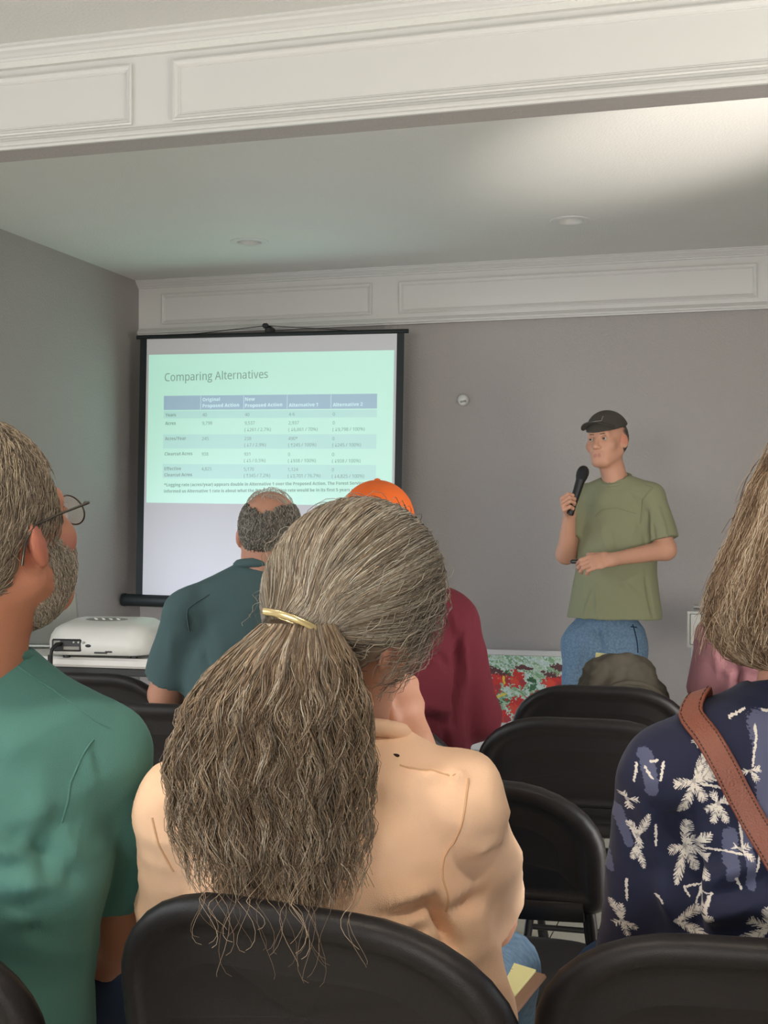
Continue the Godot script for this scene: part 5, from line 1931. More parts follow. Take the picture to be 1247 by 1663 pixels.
func pink_person() -> void:
	var base: Vector3 = Vector3(-0.0042, 0.4420, -3.7886)
	var t := thing("person", "dark haired person in a pink short-sleeved shirt seated beyond the woman in navy", "person", base)
	var tone := lin("b07e69")
	var b := turned(-4)
	var hc: Vector3 = Vector3(-0.0232, 1.1789, -3.7627)
	var hb := turned(-10, 0, 0)
	var nb: Vector3 = Vector3(-0.0110, 1.0505, -3.7677)
	var sl: Vector3 = Vector3(-0.1504, 0.9222, -3.7287)
	var sr: Vector3 = Vector3(0.1428, 0.9238, -3.7928)
	var el: Vector3 = Vector3(-0.1841, 0.6931, -3.7840)
	var er: Vector3 = Vector3(0.1870, 0.6931, -3.8914)
	var wl: Vector3 = Vector3(-0.1056, 0.5786, -4.0578)
	var wr: Vector3 = Vector3(0.0997, 0.5786, -4.1173)
	var f := Field.new()
	f.flat(Vector3(-0.0051, 0.8992, -3.7710), Vector3(-0.0059, 0.6476, -3.8048), b.x, 0.15, 0.09, 0.15, 0.10, 0.03)
	f.cap(sl, el, 0.049, 0.047, 0.02)
	f.cap(el, wl, 0.046, 0.03, 0.02)
	f.cap(sr, er, 0.049, 0.047, 0.02)
	f.cap(er, wr, 0.046, 0.03, 0.02)
	f.cap(nb, nb - UP * 0.1, 0.058, 0.08, 0.03)
	var fh := Field.new()
	head(fh, hc, hb, 0.98, false)
	fh.cap(hc - hb.y * 0.05 - hb.z * 0.02, nb - UP * 0.02, 0.055, 0.06, 0.03)
	var fa := Field.new()
	hand(fa, wl, AHEAD * 0.8 + ROW * 0.5, -UP, ROW, [20, 30, 20], AHEAD + ROW * 0.5)
	var fb := Field.new()
	hand(fb, wr, AHEAD * 0.8 - ROW * 0.5, -UP, -ROW, [20, 30, 20], AHEAD - ROW * 0.5)
	skin_mesh(t, [[f, 0.014], [fh, 0.009], [fa, 0.007], [fb, 0.007]], tone)
	var g := Geo.new()
	var keep := func(d: Vector3) -> bool:
		return d.z < 0.35 or d.y > 0.5
	f = Field.new()
	f.egg(hc + hb.y * 0.018 - hb.z * 0.02, hb, Vector3(0.098, 0.112, 0.108), 0.02)
	f.cut(hc + hb.z * 0.12 - hb.y * 0.03, hc + hb.z * 0.2 - hb.y * 0.03, 0.085, 0.1, 0.02)
	f.base_color = lin("2a2320")
	f.into(g, 0.009)
	shell_hair(g, hc + hb.y * 0.018 - hb.z * 0.02, hb, Vector3(0.1, 0.114, 0.11), 1500, keep, func(d): return Vector3(d.x * 0.2, -1, -0.2), 0.07, 6, 0.0016, shade_list(["2b2421", "3a302b", "201b19", "473b34"]))
	finish("hair", g, M.hair, t)
	f = Field.new()
	f.flat(Vector3(-0.0051, 0.9074, -3.7710), Vector3(-0.0054, 0.7993, -3.7825), b.x, 0.155, 0.10, 0.16, 0.12, 0.03)
	f.flat(Vector3(-0.0054, 0.7993, -3.7825), Vector3(-0.0060, 0.5962, -3.8158), b.x, 0.165, 0.125, 0.18, 0.14, 0.05)
	f.cap(sl, nb - UP * 0.02, 0.052, 0.06, 0.04)
	f.cap(sr, nb - UP * 0.02, 0.052, 0.06, 0.04)
	f.sleeve(sl, sl.lerp(el, 0.68), 0.058, 0.064, 0.03)
	f.sleeve(sr, sr.lerp(er, 0.68), 0.058, 0.064, 0.03)
	f.cut(nb, nb + UP * 0.2, 0.056, 0.08, 0.006)
	f.plane(base + UP * 0.03, Vector3.DOWN)
	for a in [[Vector3(-0.1120, 0.8621, -3.6155), Vector3(-0.1153, 0.7825, -3.6155), 0.01, -0.022], [Vector3(-0.1548, 0.8780, -3.6030), Vector3(-0.1167, 0.8382, -3.6145), 0.01, -0.01], [Vector3(-0.1778, 0.8382, -3.5968), Vector3(-0.1167, 0.8334, -3.6145), 0.008, 0.009], [Vector3(-0.1014, 0.8462, -3.6188), Vector3(-0.0250, 0.8223, -3.6412), 0.01, -0.012], [Vector3(-0.0937, 0.8700, -3.6208), Vector3(-0.0249, 0.8541, -3.6408), 0.012, 0.01], [Vector3(-0.1700, 0.8939, -3.5984), Vector3(-0.1855, 0.8143, -3.5948), 0.01, 0.007]]:
		f.fold(f.onto(a[0]), f.onto(a[1]), a[2], a[3])
	f.wob = noise(6.0, 2, 6)
	f.wob_amp = 0.005
	cloth(t, "short_sleeved_shirt", f, 0.0085, M.pink_knit)
	legs_seated(t, base + UP * 0.09, b.z, M.denim_dark)

func teal_man() -> void:
	var base: Vector3 = Vector3(-1.0340, 0.4420, -1.5330)
	var t := thing("person", "grey haired bearded man with glasses in a teal t-shirt", "person", base)
	var tone := lin("bd8369")
	var b := turned(6)
	var hc: Vector3 = Vector3(-0.9253, 1.2102, -1.4605)
	var hb := turned(31, 19, 0)
	var nb: Vector3 = Vector3(-0.9703, 1.0570, -1.4908)
	var sl: Vector3 = Vector3(-1.1219, 0.9377, -1.4899)
	var sr: Vector3 = Vector3(-0.8229, 0.9284, -1.5557)
	var el: Vector3 = Vector3(-1.1889, 0.6432, -1.5362)
	var er: Vector3 = Vector3(-0.8497, 0.6722, -1.6758)
	var wl: Vector3 = Vector3(-1.2647, 0.4886, -1.7762)
	var wr: Vector3 = Vector3(-1.0744, 0.4779, -1.8627)
	var f := Field.new()
	f.flat(Vector3(-0.9588, 0.9268, -1.5164), Vector3(-1.0050, 0.6308, -1.5271), b.x, 0.14, 0.09, 0.14, 0.10, 0.03)
	f.cap(sl, el, 0.044, 0.04, 0.02)
	f.cap(el, wl, 0.042, 0.028, 0.02)
	f.cap(sr, er, 0.044, 0.038, 0.02)
	f.cap(er, wr, 0.041, 0.028, 0.02)
	f.cap(nb, nb - UP * 0.1, 0.06, 0.08, 0.03)
	var fh := Field.new()
	head(fh, hc, hb, 1.07, true)
	fh.cap(hc - hb.y * 0.055 - hb.z * 0.03, nb - UP * 0.03, 0.062, 0.064, 0.03)
	fh.cap(hc - hb.y * 0.02 - hb.z * 0.06, nb - AHEAD * 0.02 - UP * 0.02, 0.045, 0.05, 0.03)
	var fa := Field.new()
	hand(fa, wl, AHEAD * 0.8 + ROW * 0.5, -UP, ROW, [20, 30, 20], AHEAD + ROW * 0.5)
	var fb := Field.new()
	hand(fb, wr, AHEAD * 0.8 - ROW * 0.5, -UP, -ROW, [20, 30, 20], AHEAD - ROW * 0.5)
	var ear := hc + hb.x * 0.082
	skin_mesh(t, [[f, 0.014], [fh, 0.0045], [fa, 0.007], [fb, 0.007]], tone, [[ear - hb.z * 0.012, 0.045, lin("bd7864")], [hc - hb.y * 0.05 + hb.x * 0.06 + hb.z * 0.05, 0.04, lin("b5796a")]])
	eyes(t, hc, hb, 1.04)
	# hair: a close cap and strands combed back and down
	var g := Geo.new()
	var hz := hc + (hb.y * 0.027 - hb.z * 0.016) * 1.04
	f = Field.new()
	f.egg(hz, hb, Vector3(0.085, 0.115, 0.110), 0.01)
	f.plane(hc - hb.y * 0.06, -hb.y + hb.z * 0.25)
	f.plane(hc - hb.y * 0.098, -hb.y - hb.z * 0.1)
	f.cut(hc + hb.z * 0.16 - hb.y * 0.03, hc + hb.z * 0.06 - hb.y * 0.10, 0.105, 0.09, 0.006)
	f.cut(ear - hb.y * 0.002 + hb.x * 0.01, ear - hb.y * 0.06 - hb.z * 0.012 + hb.x * 0.01, 0.03, 0.034, 0.006)
	f.base_color = lin("7d7060")
	f.into(g, 0.005)
	var keep := func(d: Vector3) -> bool:
		if d.y < -0.80: return false
		if d.z > 0.70 - 0.25 * d.y and d.y < 0.5: return false
		if absf(d.x) > 0.72 and d.y < -0.12 and d.z > -0.22: return false
		return true
	var comb := func(d: Vector3) -> Vector3:
		return Vector3(d.x * 0.35, -0.75 - 0.3 * d.y, -0.7 + 0.4 * d.y)
	shell_hair(g, hz, hb, Vector3(0.0885, 0.1185, 0.1135), 9500, keep, comb, 0.042, 6, 0.0007, shade_list(["857867", "978977", "a59784", "71665a", "8b7e6d", "675d52", "b0a38f"]), 0.035, 0.0012)
	# wisps standing off the crown
	for i in 120:
		var d := Vector3(rng.randf_range(-0.6, 0.9), rng.randf_range(0.3, 1.0), rng.randf_range(-0.9, 0.3)).normalized()
		var pts := PackedVector3Array()
		for k in 5:
			var s := k / 4.0
			var p := (d + Vector3(0.1, -0.25, -0.2) * s).normalized() * Vector3(0.089, 0.119, 0.114) * (1.02 + 0.08 * s)
			pts.append(hz + hb.x * p.x + hb.y * p.y + hb.z * p.z)
		g.strand(pts, 0.0005, 0.0003, lin("b9aa92"))
	finish("hair", g, M.hair, t)
	# beard
	g = Geo.new()
	var bk := func(d: Vector3) -> bool:
		return d.y < 0.42 - 0.6 * maxf(d.z, 0.0) and d.z > -0.6 and (d.z < 0.8 or d.y < -0.3) and d.y > -0.97
	shell_hair(g, hc - (hb.y * 0.04 - hb.z * 0.026) * 1.04, hb, Vector3(0.0715, 0.090, 0.075), 6500, bk, func(d): return Vector3(d.x * 0.2, -1, 0.15), 0.02, 4, 0.0006, shade_list(["a9a195", "bfb7aa", "8f877b", "cfc8bc", "9d9589"]), 0.05, 0.001)
	finish("beard", g, M.hair, t)
	# glasses
	var gl := Geo.new()
	var rim := []
	var centre := hc + (hb.x * 0.034 - hb.y * 0.004 + hb.z * 0.103) * 1.04
	for i in 29:
		var a := TAU * i / 28.0
		rim.append(centre + hb.x * cos(a) * 0.0255 + hb.y * sin(a) * 0.0195 - hb.z * (cos(a) * 0.004))
	gl.tube(rim, 0.0011, 6, false)
	rim = []
	var centre2 := hc + (hb.x * -0.034 - hb.y * 0.004 + hb.z * 0.103) * 1.04
	for i in 29:
		var a := TAU * i / 28.0
		rim.append(centre2 + hb.x * cos(a) * 0.0255 + hb.y * sin(a) * 0.0195 + hb.z * (cos(a) * 0.004))
	gl.tube(rim, 0.0011, 6, false)
	gl.tube([centre - hb.x * 0.026, hc + (hb.z * 0.112 + hb.y * 0.004) * 1.04, centre2 + hb.x * 0.026], 0.0012, 6)
	var sp := thing("eyeglasses", "thin metal rimmed glasses worn by the bearded man in teal", "glasses", centre)
	finish("rims", gl, M.wire, sp)
	for s in [-1.0, 1.0]:
		gl = Geo.new()
		var h0: Vector3 = hc + (hb.x * 0.062 * s + hb.y * 0.006 + hb.z * 0.100) * 1.04
		gl.tube([h0, hc + (hb.x * 0.074 * s + hb.y * 0.008 + hb.z * 0.094) * 1.04, hc + (hb.x * 0.085 * s + hb.y * 0.014 + hb.z * 0.03) * 1.04, hc + (hb.x * 0.089 * s + hb.y * 0.016 - hb.z * 0.012) * 1.04, hc + (hb.x * 0.089 * s + hb.y * 0.002 - hb.z * 0.032) * 1.04, hc + (hb.x * 0.086 * s - hb.y * 0.022 - hb.z * 0.042) * 1.04], [0.0017, 0.0019, 0.0014, 0.0014, 0.002, 0.0018], 8)
		finish("temple", gl, M.wire, sp)
		gl = Geo.new()
		var lr := []
		var lq := []
		for i in 24:
			var a := TAU * i / 24.0
			var p: Vector3 = (centre if s > 0 else centre2) + hb.x * cos(a) * 0.0248 + hb.y * sin(a) * 0.0188 - hb.z * (cos(a) * 0.004 * s)
			lr.append(p + hb.z * 0.0006)
			lq.append(p - hb.z * 0.0006)
		gl.loft([lq, lr])
		finish("lens", gl, M.lens, sp)
	# t-shirt
	f = Field.new()
	f.flat(Vector3(-0.9532, 0.9324, -1.5075), Vector3(-0.9535, 0.8014, -1.4881), b.x, 0.155, 0.10, 0.15, 0.12, 0.03)
	f.flat(Vector3(-0.9535, 0.8014, -1.4881), Vector3(-1.0052, 0.5596, -1.5278), b.x, 0.147, 0.12, 0.165, 0.14, 0.05)
	f.cap(sl, nb - UP * 0.03, 0.05, 0.055, 0.06)
	f.cap(sr, nb - UP * 0.03, 0.05, 0.055, 0.06)
	f.ball(sr + UP * 0.012, 0.05, 0.02)
	f.sleeve(sr, sr.lerp(er, 0.76), 0.053, 0.052, 0.022)
	f.sleeve(sl, sl.lerp(el, 0.72), 0.053, 0.055, 0.022)
	f.cut(nb - UP * 0.005, nb + UP * 0.2, 0.063, 0.09, 0.006)
	f.plane(base + UP * 0.01, Vector3.DOWN)
	for a in [[Vector3(-0.7447, 0.8893, -1.3497), Vector3(-0.7383, 0.8348, -1.3522), 0.014, -0.02], [Vector3(-0.7873, 0.8825, -1.3375), Vector3(-0.7428, 0.8587, -1.3506), 0.014, -0.012], [Vector3(-0.8266, 0.8962, -1.3260), Vector3(-0.7873, 0.8675, -1.3376), 0.014, -0.009], [Vector3(-0.8659, 0.8757, -1.3148), Vector3(-0.7481, 0.8471, -1.3492), 0.014, 0.012], [Vector3(-0.8529, 0.8484, -1.3189), Vector3(-0.7547, 0.8362, -1.3474), 0.013, -0.01], [Vector3(-0.8137, 0.8212, -1.3305), Vector3(-0.7351, 0.8075, -1.3534), 0.014, 0.010], [Vector3(-0.8269, 0.7803, -1.3272), Vector3(-0.7352, 0.7803, -1.3537), 0.012, -0.012], [Vector3(-0.8203, 0.7953, -1.3289), Vector3(-0.7352, 0.7925, -1.3536), 0.012, 0.012], [Vector3(-0.8139, 0.7598, -1.3312), Vector3(-0.7550, 0.7257, -1.3486), 0.014, 0.010], [Vector3(-0.7877, 0.7393, -1.3390), Vector3(-0.7485, 0.7121, -1.3506), 0.01, -0.008], [Vector3(-0.7348, 0.9166, -1.3523), Vector3(-0.7153, 0.8757, -1.3584), 0.014, -0.008], [Vector3(-0.7218, 0.9840, -1.4074), Vector3(-0.7038, 0.9206, -1.4133), 0.009, 0.006], [Vector3(-0.7117, 0.9910, -1.4102), Vector3(-0.6942, 0.9347, -1.4159), 0.007, -0.005], [Vector3(-0.7459, 0.8501, -1.4019), Vector3(-0.6986, 0.8360, -1.4157), 0.014, 0.006], [Vector3(-0.7425, 0.8783, -1.4026), Vector3(-0.7019, 0.8642, -1.4145), 0.012, -0.005], [Vector3(-0.7740, 0.9507, -1.3406), Vector3(-0.7545, 0.8962, -1.3468), 0.02, 0.008], [Vector3(-0.8525, 0.9848, -1.3175), Vector3(-0.7805, 0.9643, -1.3385), 0.03, 0.005], [Vector3(-0.7528, 0.8149, -1.4003), Vector3(-0.6953, 0.8079, -1.4170), 0.012, -0.006]]:
		f.fold(f.onto(a[0]), f.onto(a[1]), a[2], a[3] * 1.0)
	f.wob = ridges(5.5, 7)
	f.wob_amp = 0.0055
	f.wob_scale = Vector3(0.8, 1.3, 0.8)
	cloth(t, "t_shirt", f, 0.0065, M.teal_knit)
	seam(t, f, [Vector3(-0.7444, 0.9909, -1.4528), Vector3(-0.7661, 0.9582, -1.4469), Vector3(-0.7879, 0.9167, -1.4410), Vector3(-0.7922, 0.8746, -1.4403)], -AHEAD, 0.0014, M.teal_knit)
	seam(t, f, [Vector3(-0.8852, 1.0540, -1.4738), Vector3(-0.8417, 1.0291, -1.4867), Vector3(-0.7948, 0.9884, -1.5007), Vector3(-0.7723, 0.9808, -1.5073)], (-AHEAD + UP * 0.6).normalized(), 0.0014, M.teal_knit)
	g = Geo.new()
	var ring := []
	for i in 25:
		var a := TAU * i / 24.0
		ring.append(nb + b.x * sin(a) * 0.071 + b.z * cos(a) * 0.073 + UP * (0.0 - 0.02 * cos(a)))
	g.tube(ring, 0.0095, 8, false)
	finish("collar", g, M.teal_knit, t)
	legs_seated(t, base + UP * 0.09, b.z, M.denim_dark, 0.09, 1.0, 0.018)

func peach_woman() -> void:
	var base: Vector3 = Vector3(-0.5499, 0.4420, -1.6732)
	var t := thing("person", "woman in a peach t-shirt with long wavy greying hair clipped in a ponytail", "person", base)
	var tone := lin("c39078")
	var b := turned(-4)
	var hc: Vector3 = Vector3(-0.4966, 1.1088, -1.5909)
	var hb := turned(46, -6, 22)
	var nb: Vector3 = Vector3(-0.5178, 0.9435, -1.6127)
	var sl: Vector3 = Vector3(-0.6972, 0.8752, -1.5302)
	var sr: Vector3 = Vector3(-0.3791, 0.8807, -1.6327)
	var el: Vector3 = Vector3(-0.7567, 0.6350, -1.6614)
	var er: Vector3 = Vector3(-0.4024, 0.6630, -1.8991)
	var wl: Vector3 = Vector3(-0.7097, 0.5258, -1.9365)
	var wr: Vector3 = Vector3(-0.4744, 0.9289, -1.7712)
	var f := Field.new()
	f.flat(Vector3(-0.5470, 0.8762, -1.6154), Vector3(-0.5459, 0.6656, -1.6492), b.x, 0.13, 0.08, 0.13, 0.09, 0.03)
	f.cap(sl, el, 0.044, 0.04, 0.02)
	f.cap(el, wl, 0.04, 0.026, 0.02)
	f.cap(sr, er, 0.046, 0.044, 0.02)
	f.cap(er, wr, 0.044, 0.03, 0.02)
	f.cap(nb, nb - UP * 0.1, 0.05, 0.075, 0.03)
	var fh := Field.new()
	head(fh, hc, hb, 0.97, true)
	fh.cap(hc - hb.y * 0.05 - hb.z * 0.02, nb - UP * 0.02, 0.05, 0.055, 0.03)
	fh.cap(hc - hb.y * 0.07 + hb.z * 0.01, nb + ROW * 0.01 - UP * 0.01 + AHEAD * 0.02, 0.04, 0.04, 0.03)
	var fa := Field.new()
	hand(fa, wl, AHEAD * 0.8 + ROW * 0.5, -UP, ROW, [20, 30, 20], AHEAD + ROW * 0.5)
	var fb := Field.new()
	hand(fb, wr, UP * 0.9 - ROW * 0.22 + AHEAD * 0.1, -ROW * 0.55 + AHEAD * 0.6, -AHEAD * 0.75 - ROW * 0.5, [70, 85, 55], UP * 0.85 - ROW * 0.2 - AHEAD * 0.25, 0.95)
	fb.cap(wr, wr.lerp(er, 0.25), 0.027, 0.032, 0.02)
	fb.fold(wr - ROW * 0.03 - AHEAD * 0.03, wr + ROW * 0.03 - AHEAD * 0.03, 0.005, -0.0025)
	skin_mesh(t, [[f, 0.012], [fh, 0.004], [fa, 0.007], [fb, 0.0036]], tone, [[hc + hb.x * 0.078, 0.036, lin("c08874")]])
	eyes(t, hc, hb, 0.97)
	# hair drawn back to the clip, over a close cap
	var clip: Vector3 = Vector3(-0.5242, 1.1076, -1.4580)
	var across: Vector3 = (Vector3(-0.4928, 1.0925, -1.4725) - Vector3(-0.5597, 1.1207, -1.4528)).normalized()
	var g := Geo.new()
	var hz := hc + hb.y * 0.030 - hb.z * 0.016
	var hr := Vector3(0.096, 0.115, 0.116)
	f = Field.new()
	f.egg(hz, hb, hr * 0.975, 0.01)
	f.cut(hc + hb.z * 0.17 - hb.y * 0.05, hc + hb.z * 0.06 - hb.y * 0.12, 0.115, 0.10, 0.008)
	f.cut(hc + hb.x * 0.09 - hb.y * 0.035 + hb.z * 0.012, hc + hb.x * 0.09 - hb.y * 0.09, 0.042, 0.055, 0.008)
	f.cap(clip + AHEAD * 0.035, hz, 0.035, 0.06, 0.03)
	f.base_color = lin("776a5a")
	f.into(g, 0.006)
	var greys := shade_list(["665d52", "736a5e", "7e7568", "897f72", "938a7c", "9d9486", "a79f91", "b4ac9e", "c2bbae"])
	var browns := shade_list(["5f5041", "6c5b4a", "786654", "84715d", "8f7c67", "9a8772", "a89680", "b8a892"])
	var db := hb.transposed() * (clip - hz)
	db = (db / hr).normalized()
	var made := 0
	var tn := noise(0.35, 2, 17)
	while made < 9500:
		var d := Vector3(rng.randfn(), rng.randfn(), rng.randfn()).normalized()
		if d.y < -0.72 or (d.z > 0.40 and d.y < 0.30) or (d.x > 0.45 and d.y < -0.14 and d.z > -0.25) or (d.x > 0.3 and d.y < -0.45 and d.z > -0.45):
			continue
		if d.dot(db) > 0.93:
			continue
		made += 1
		var pts := PackedVector3Array()
		var off := clampf(hb.x.dot(across) * d.x * 0.055 + d.y * 0.012 + rng.randfn() * 0.006, -0.042, 0.042)
		var puff := rng.randf_range(0.985, 1.035)
		var ph := rng.randf() * TAU
		var wv := rng.randf_range(0.0005, 0.0022)
		var side := d.cross(db).normalized()
		for k in 12:
			var s := k / 11.0
			var q := d.slerp(db, s)
			var bulge := puff + 0.03 * sin(PI * s) * (0.5 + 0.5 * d.y)
			var p := q * hr * bulge
			p += side * sin(ph + s * 9.0) * wv
			var w := hz + hb.x * p.x + hb.y * p.y + hb.z * p.z
			w = w.lerp(clip + across * off - AHEAD * 0.004 + UP * rng.randf_range(-0.002, 0.003), smoothstep(0.45, 1.0, s))
			pts.append(w)
		var streak := tn.get_noise_3dv(d * 14.0) * 1.6 + rng.randfn() * 0.35
		var tone_list: Array = greys if rng.randf() < 0.75 else browns
		g.strand(pts, 0.0006, 0.00055, tone_list[clampi(int((streak * 0.5 + 0.5) * tone_list.size()), 0, tone_list.size() - 1)])
	# frizz round the temple and crown
	for i in 420:
		var d := Vector3(rng.randf_range(-0.5, 1.0), rng.randf_range(-0.3, 1.0), rng.randf_range(-0.5, 0.8)).normalized()
		if i % 2:
			d = Vector3(rng.randf_range(0.25, 0.9), rng.randf_range(-0.35, 0.7), rng.randf_range(0.2, 0.75)).normalized()
		var pts := PackedVector3Array()
		var ph := rng.randf() * TAU
		var up := rng.randf_range(0.02, 0.16)
		for k in 9:
			var s := k / 8.0
			var q := d.slerp(db, s * 0.35)
			var p := q * hr * (1.01 + up * sin(s * 2.2))
			p += Vector3(sin(ph + s * 11.0), cos(ph * 1.7 + s * 10.0), sin(ph * 0.6 + s * 12.0)) * 0.0045 * s
			p.y -= s * s * 0.02
			pts.append(hz + hb.x * p.x + hb.y * p.y + hb.z * p.z)
		g.strand(pts, 0.00045, 0.0003, greys[rng.randi() % greys.size()])
	finish("hair", g, M.hair, t)
	# ponytail
	g = Geo.new()
	var mids := [clip - AHEAD * 0.004, Vector3(-0.5330, 1.0665, -1.4455), Vector3(-0.5448, 1.0079, -1.4375), Vector3(-0.5521, 0.9444, -1.4413), Vector3(-0.5528, 0.8805, -1.4471), Vector3(-0.5427, 0.8201, -1.4402), Vector3(-0.5127, 0.7577, -1.4028)]
	var half := [0.040, 0.074, 0.100, 0.110, 0.106, 0.094, 0.07]
	var thick := [0.010, 0.026, 0.032, 0.030, 0.026, 0.020, 0.010]
	f = Field.new()
	for i in 4:
		f.flat(mids[i] + AHEAD * 0.008, mids[i + 1] + AHEAD * 0.008, ROW, half[i] * 0.80, thick[i] * 0.75 + 0.004, half[i + 1] * 0.78, thick[i + 1] * 0.75, 0.02)
	f.base_color = lin("5f5142")
	f.into(g, 0.008)
	var lane := func(s: float) -> Array:
		var x := clampf(s, 0.0, 0.9999) * 6.0
		var i := int(x)
		var u := x - i
		return [mids[i].lerp(mids[i + 1], u), lerpf(half[i], half[i + 1], u), lerpf(thick[i], thick[i + 1], u)]
	var lanes := []
	for i in 61:
		lanes.append(lane.call(i / 60.0))
	for n in 7800:
		var a := clampf(rng.randfn() * 0.46, -1.05, 1.05)
		var bb := rng.randf_range(-0.5, 1.0) * sqrt(maxf(1.0 - a * a * 0.7, 0.05))
		var endl := rng.randf_range(0.62, 0.93) - 0.06 * absf(a)
		if rng.randf() < 0.3:
			endl *= rng.randf_range(0.55, 0.95)
		var ph := tn.get_noise_2d(a * 9.0, bb * 5.0) * 9.0 + rng.randfn() * 0.35
		var ph2 := tn.get_noise_2d(a * 9.0 + 40.0, bb * 5.0) * 9.0 + rng.randfn() * 0.35
		var amp := rng.randf_range(0.003, 0.008)
		var frq := 13.0 + tn.get_noise_2d(a * 4.0, 90.0) * 5.0
		var pts := PackedVector3Array()
		var wild := rng.randf() < 0.12
		var own := rng.randf() * TAU
		for k in 22:
			var s := endl * k / 21.0
			var l: Array = lanes[mini(int(s * 60.0), 60)]
			var l2: Array = lanes[mini(int(s * 60.0) + 1, 60)]
			var u := s * 60.0 - int(s * 60.0)
			var grow := smoothstep(0.0, 0.35, s)
			var c: Vector3 = l[0].lerp(l2[0], u)
			var hw: float = lerpf(l[1], l2[1], u)
			var th: float = lerpf(l[2], l2[2], u)
			var wv := sin(ph + s * frq * 2.2) * amp * grow
			var wd := cos(ph2 + s * frq * 2.2) * amp * 0.7 * grow
			if wild:
				wv += sin(own + s * 31.0) * 0.006 * grow
				wd += cos(own * 2.0 + s * 27.0) * 0.006 * grow
			pts.append(c + ROW * (a * hw + wv) - AHEAD * (bb * th + wd) + UP * (sin(ph2 + s * 20.0) * 0.002))
		var tl: Array = browns if rng.randf() < 0.78 else greys
		var streak := tn.get_noise_2d(a * 22.0, bb * 8.0 + 200.0) * 1.5 + rng.randfn() * 0.4
		g.strand(pts, 0.00062 if not wild else 0.00045, 0.00035, tl[clampi(int((streak * 0.5 + 0.5) * tl.size()), 0, tl.size() - 1)])
	# a few curls that fall over the back of the chair
	for n in 38:
		var x0 := rng.randf_range(-0.10, 0.07)
		var start: Vector3 = Vector3(-0.5188, 0.8433, -1.4313) + ROW * x0
		var pts := PackedVector3Array()
		var ph := rng.randf() * TAU
		var l := rng.randf_range(0.0, 0.055)
		for k in 14:
			var s := k / 13.0
			var over := smoothstep(0.0, 0.5, s) * (0.150 + x0 * 0.25)
			var drop := 0.004 * s + (l + 0.025) * smoothstep(0.42, 1.0, s)
			pts.append(start - UP * drop - AHEAD * (over + 0.004) + ROW * (sin(ph + s * 9.0) * 0.008 + 0.008 * s) + AHEAD * cos(ph + s * 8.0) * 0.003)
		g.strand(pts, 0.00033, 0.0002, browns[rng.randi() % browns.size()])
	finish("ponytail", g, M.hair, t)
	# clip
	var bar := []
	for i in 13:
		var s := i / 12.0 - 0.5
		bar.append(clip + across * (s * 0.086) - AHEAD * (0.016 - s * s * 0.05) + UP * (0.007 - s * s * 0.03))
	var rings := []
	for p in bar:
		var ring := []
		for q in [[-0.0042, 0.0], [-0.0036, 0.0016], [0.0, 0.0024], [0.0036, 0.0016], [0.0042, 0.0], [0.0036, -0.001], [-0.0036, -0.001]]:
			ring.append(p + UP * q[0] - AHEAD * q[1])
		rings.append(ring)
	g = Geo.new()
	g.loft(rings)
	var bt := thing("hair_clip", "curved gold bar clip holding the long ponytail", "hair clip", clip)
	finish("bar", g, M.gold, bt)
	g = Geo.new()
	g.tube([clip - across * 0.036 - AHEAD * 0.004, clip - AHEAD * 0.006, clip + across * 0.036 - AHEAD * 0.004], 0.0015, 6)
	finish("clasp", g, M.gold, bt)
	# t-shirt
	f = Field.new()
	f.flat(Vector3(-0.5460, 0.8897, -1.6051), Vector3(-0.5387, 0.7733, -1.5981), b.x, 0.15, 0.09, 0.158, 0.105, 0.03)
	f.flat(Vector3(-0.5387, 0.7733, -1.5981), Vector3(-0.5251, 0.5517, -1.6670), b.x, 0.158, 0.105, 0.185, 0.13, 0.06)
	f.cap(sl, nb - UP * 0.028, 0.052, 0.05, 0.05)
	f.cap(sr, nb - UP * 0.028, 0.050, 0.05, 0.05)
	f.ball(sr + UP * 0.004, 0.051, 0.02)
	f.sleeve(sr, Vector3(-0.3866, 0.7261, -1.7884), 0.054, 0.060, 0.022)
	f.cap(sr.lerp(Vector3(-0.3866, 0.7261, -1.7884), 0.5), Vector3(-0.3854, 0.7414, -1.7678), 0.058, 0.061, 0.02)
	f.sleeve(sl, sl.lerp(el, 0.75), 0.055, 0.06, 0.025)
	f.cap(Vector3(-0.4250, 0.7216, -1.6524), Vector3(-0.3866, 0.5920, -1.7275), 0.07, 0.06, 0.05)
	f.cut(nb + UP * 0.004, nb + UP * 0.2 + hb.z * 0.05, 0.054, 0.08, 0.006)
	f.plane(base + UP * 0.01, Vector3.DOWN)
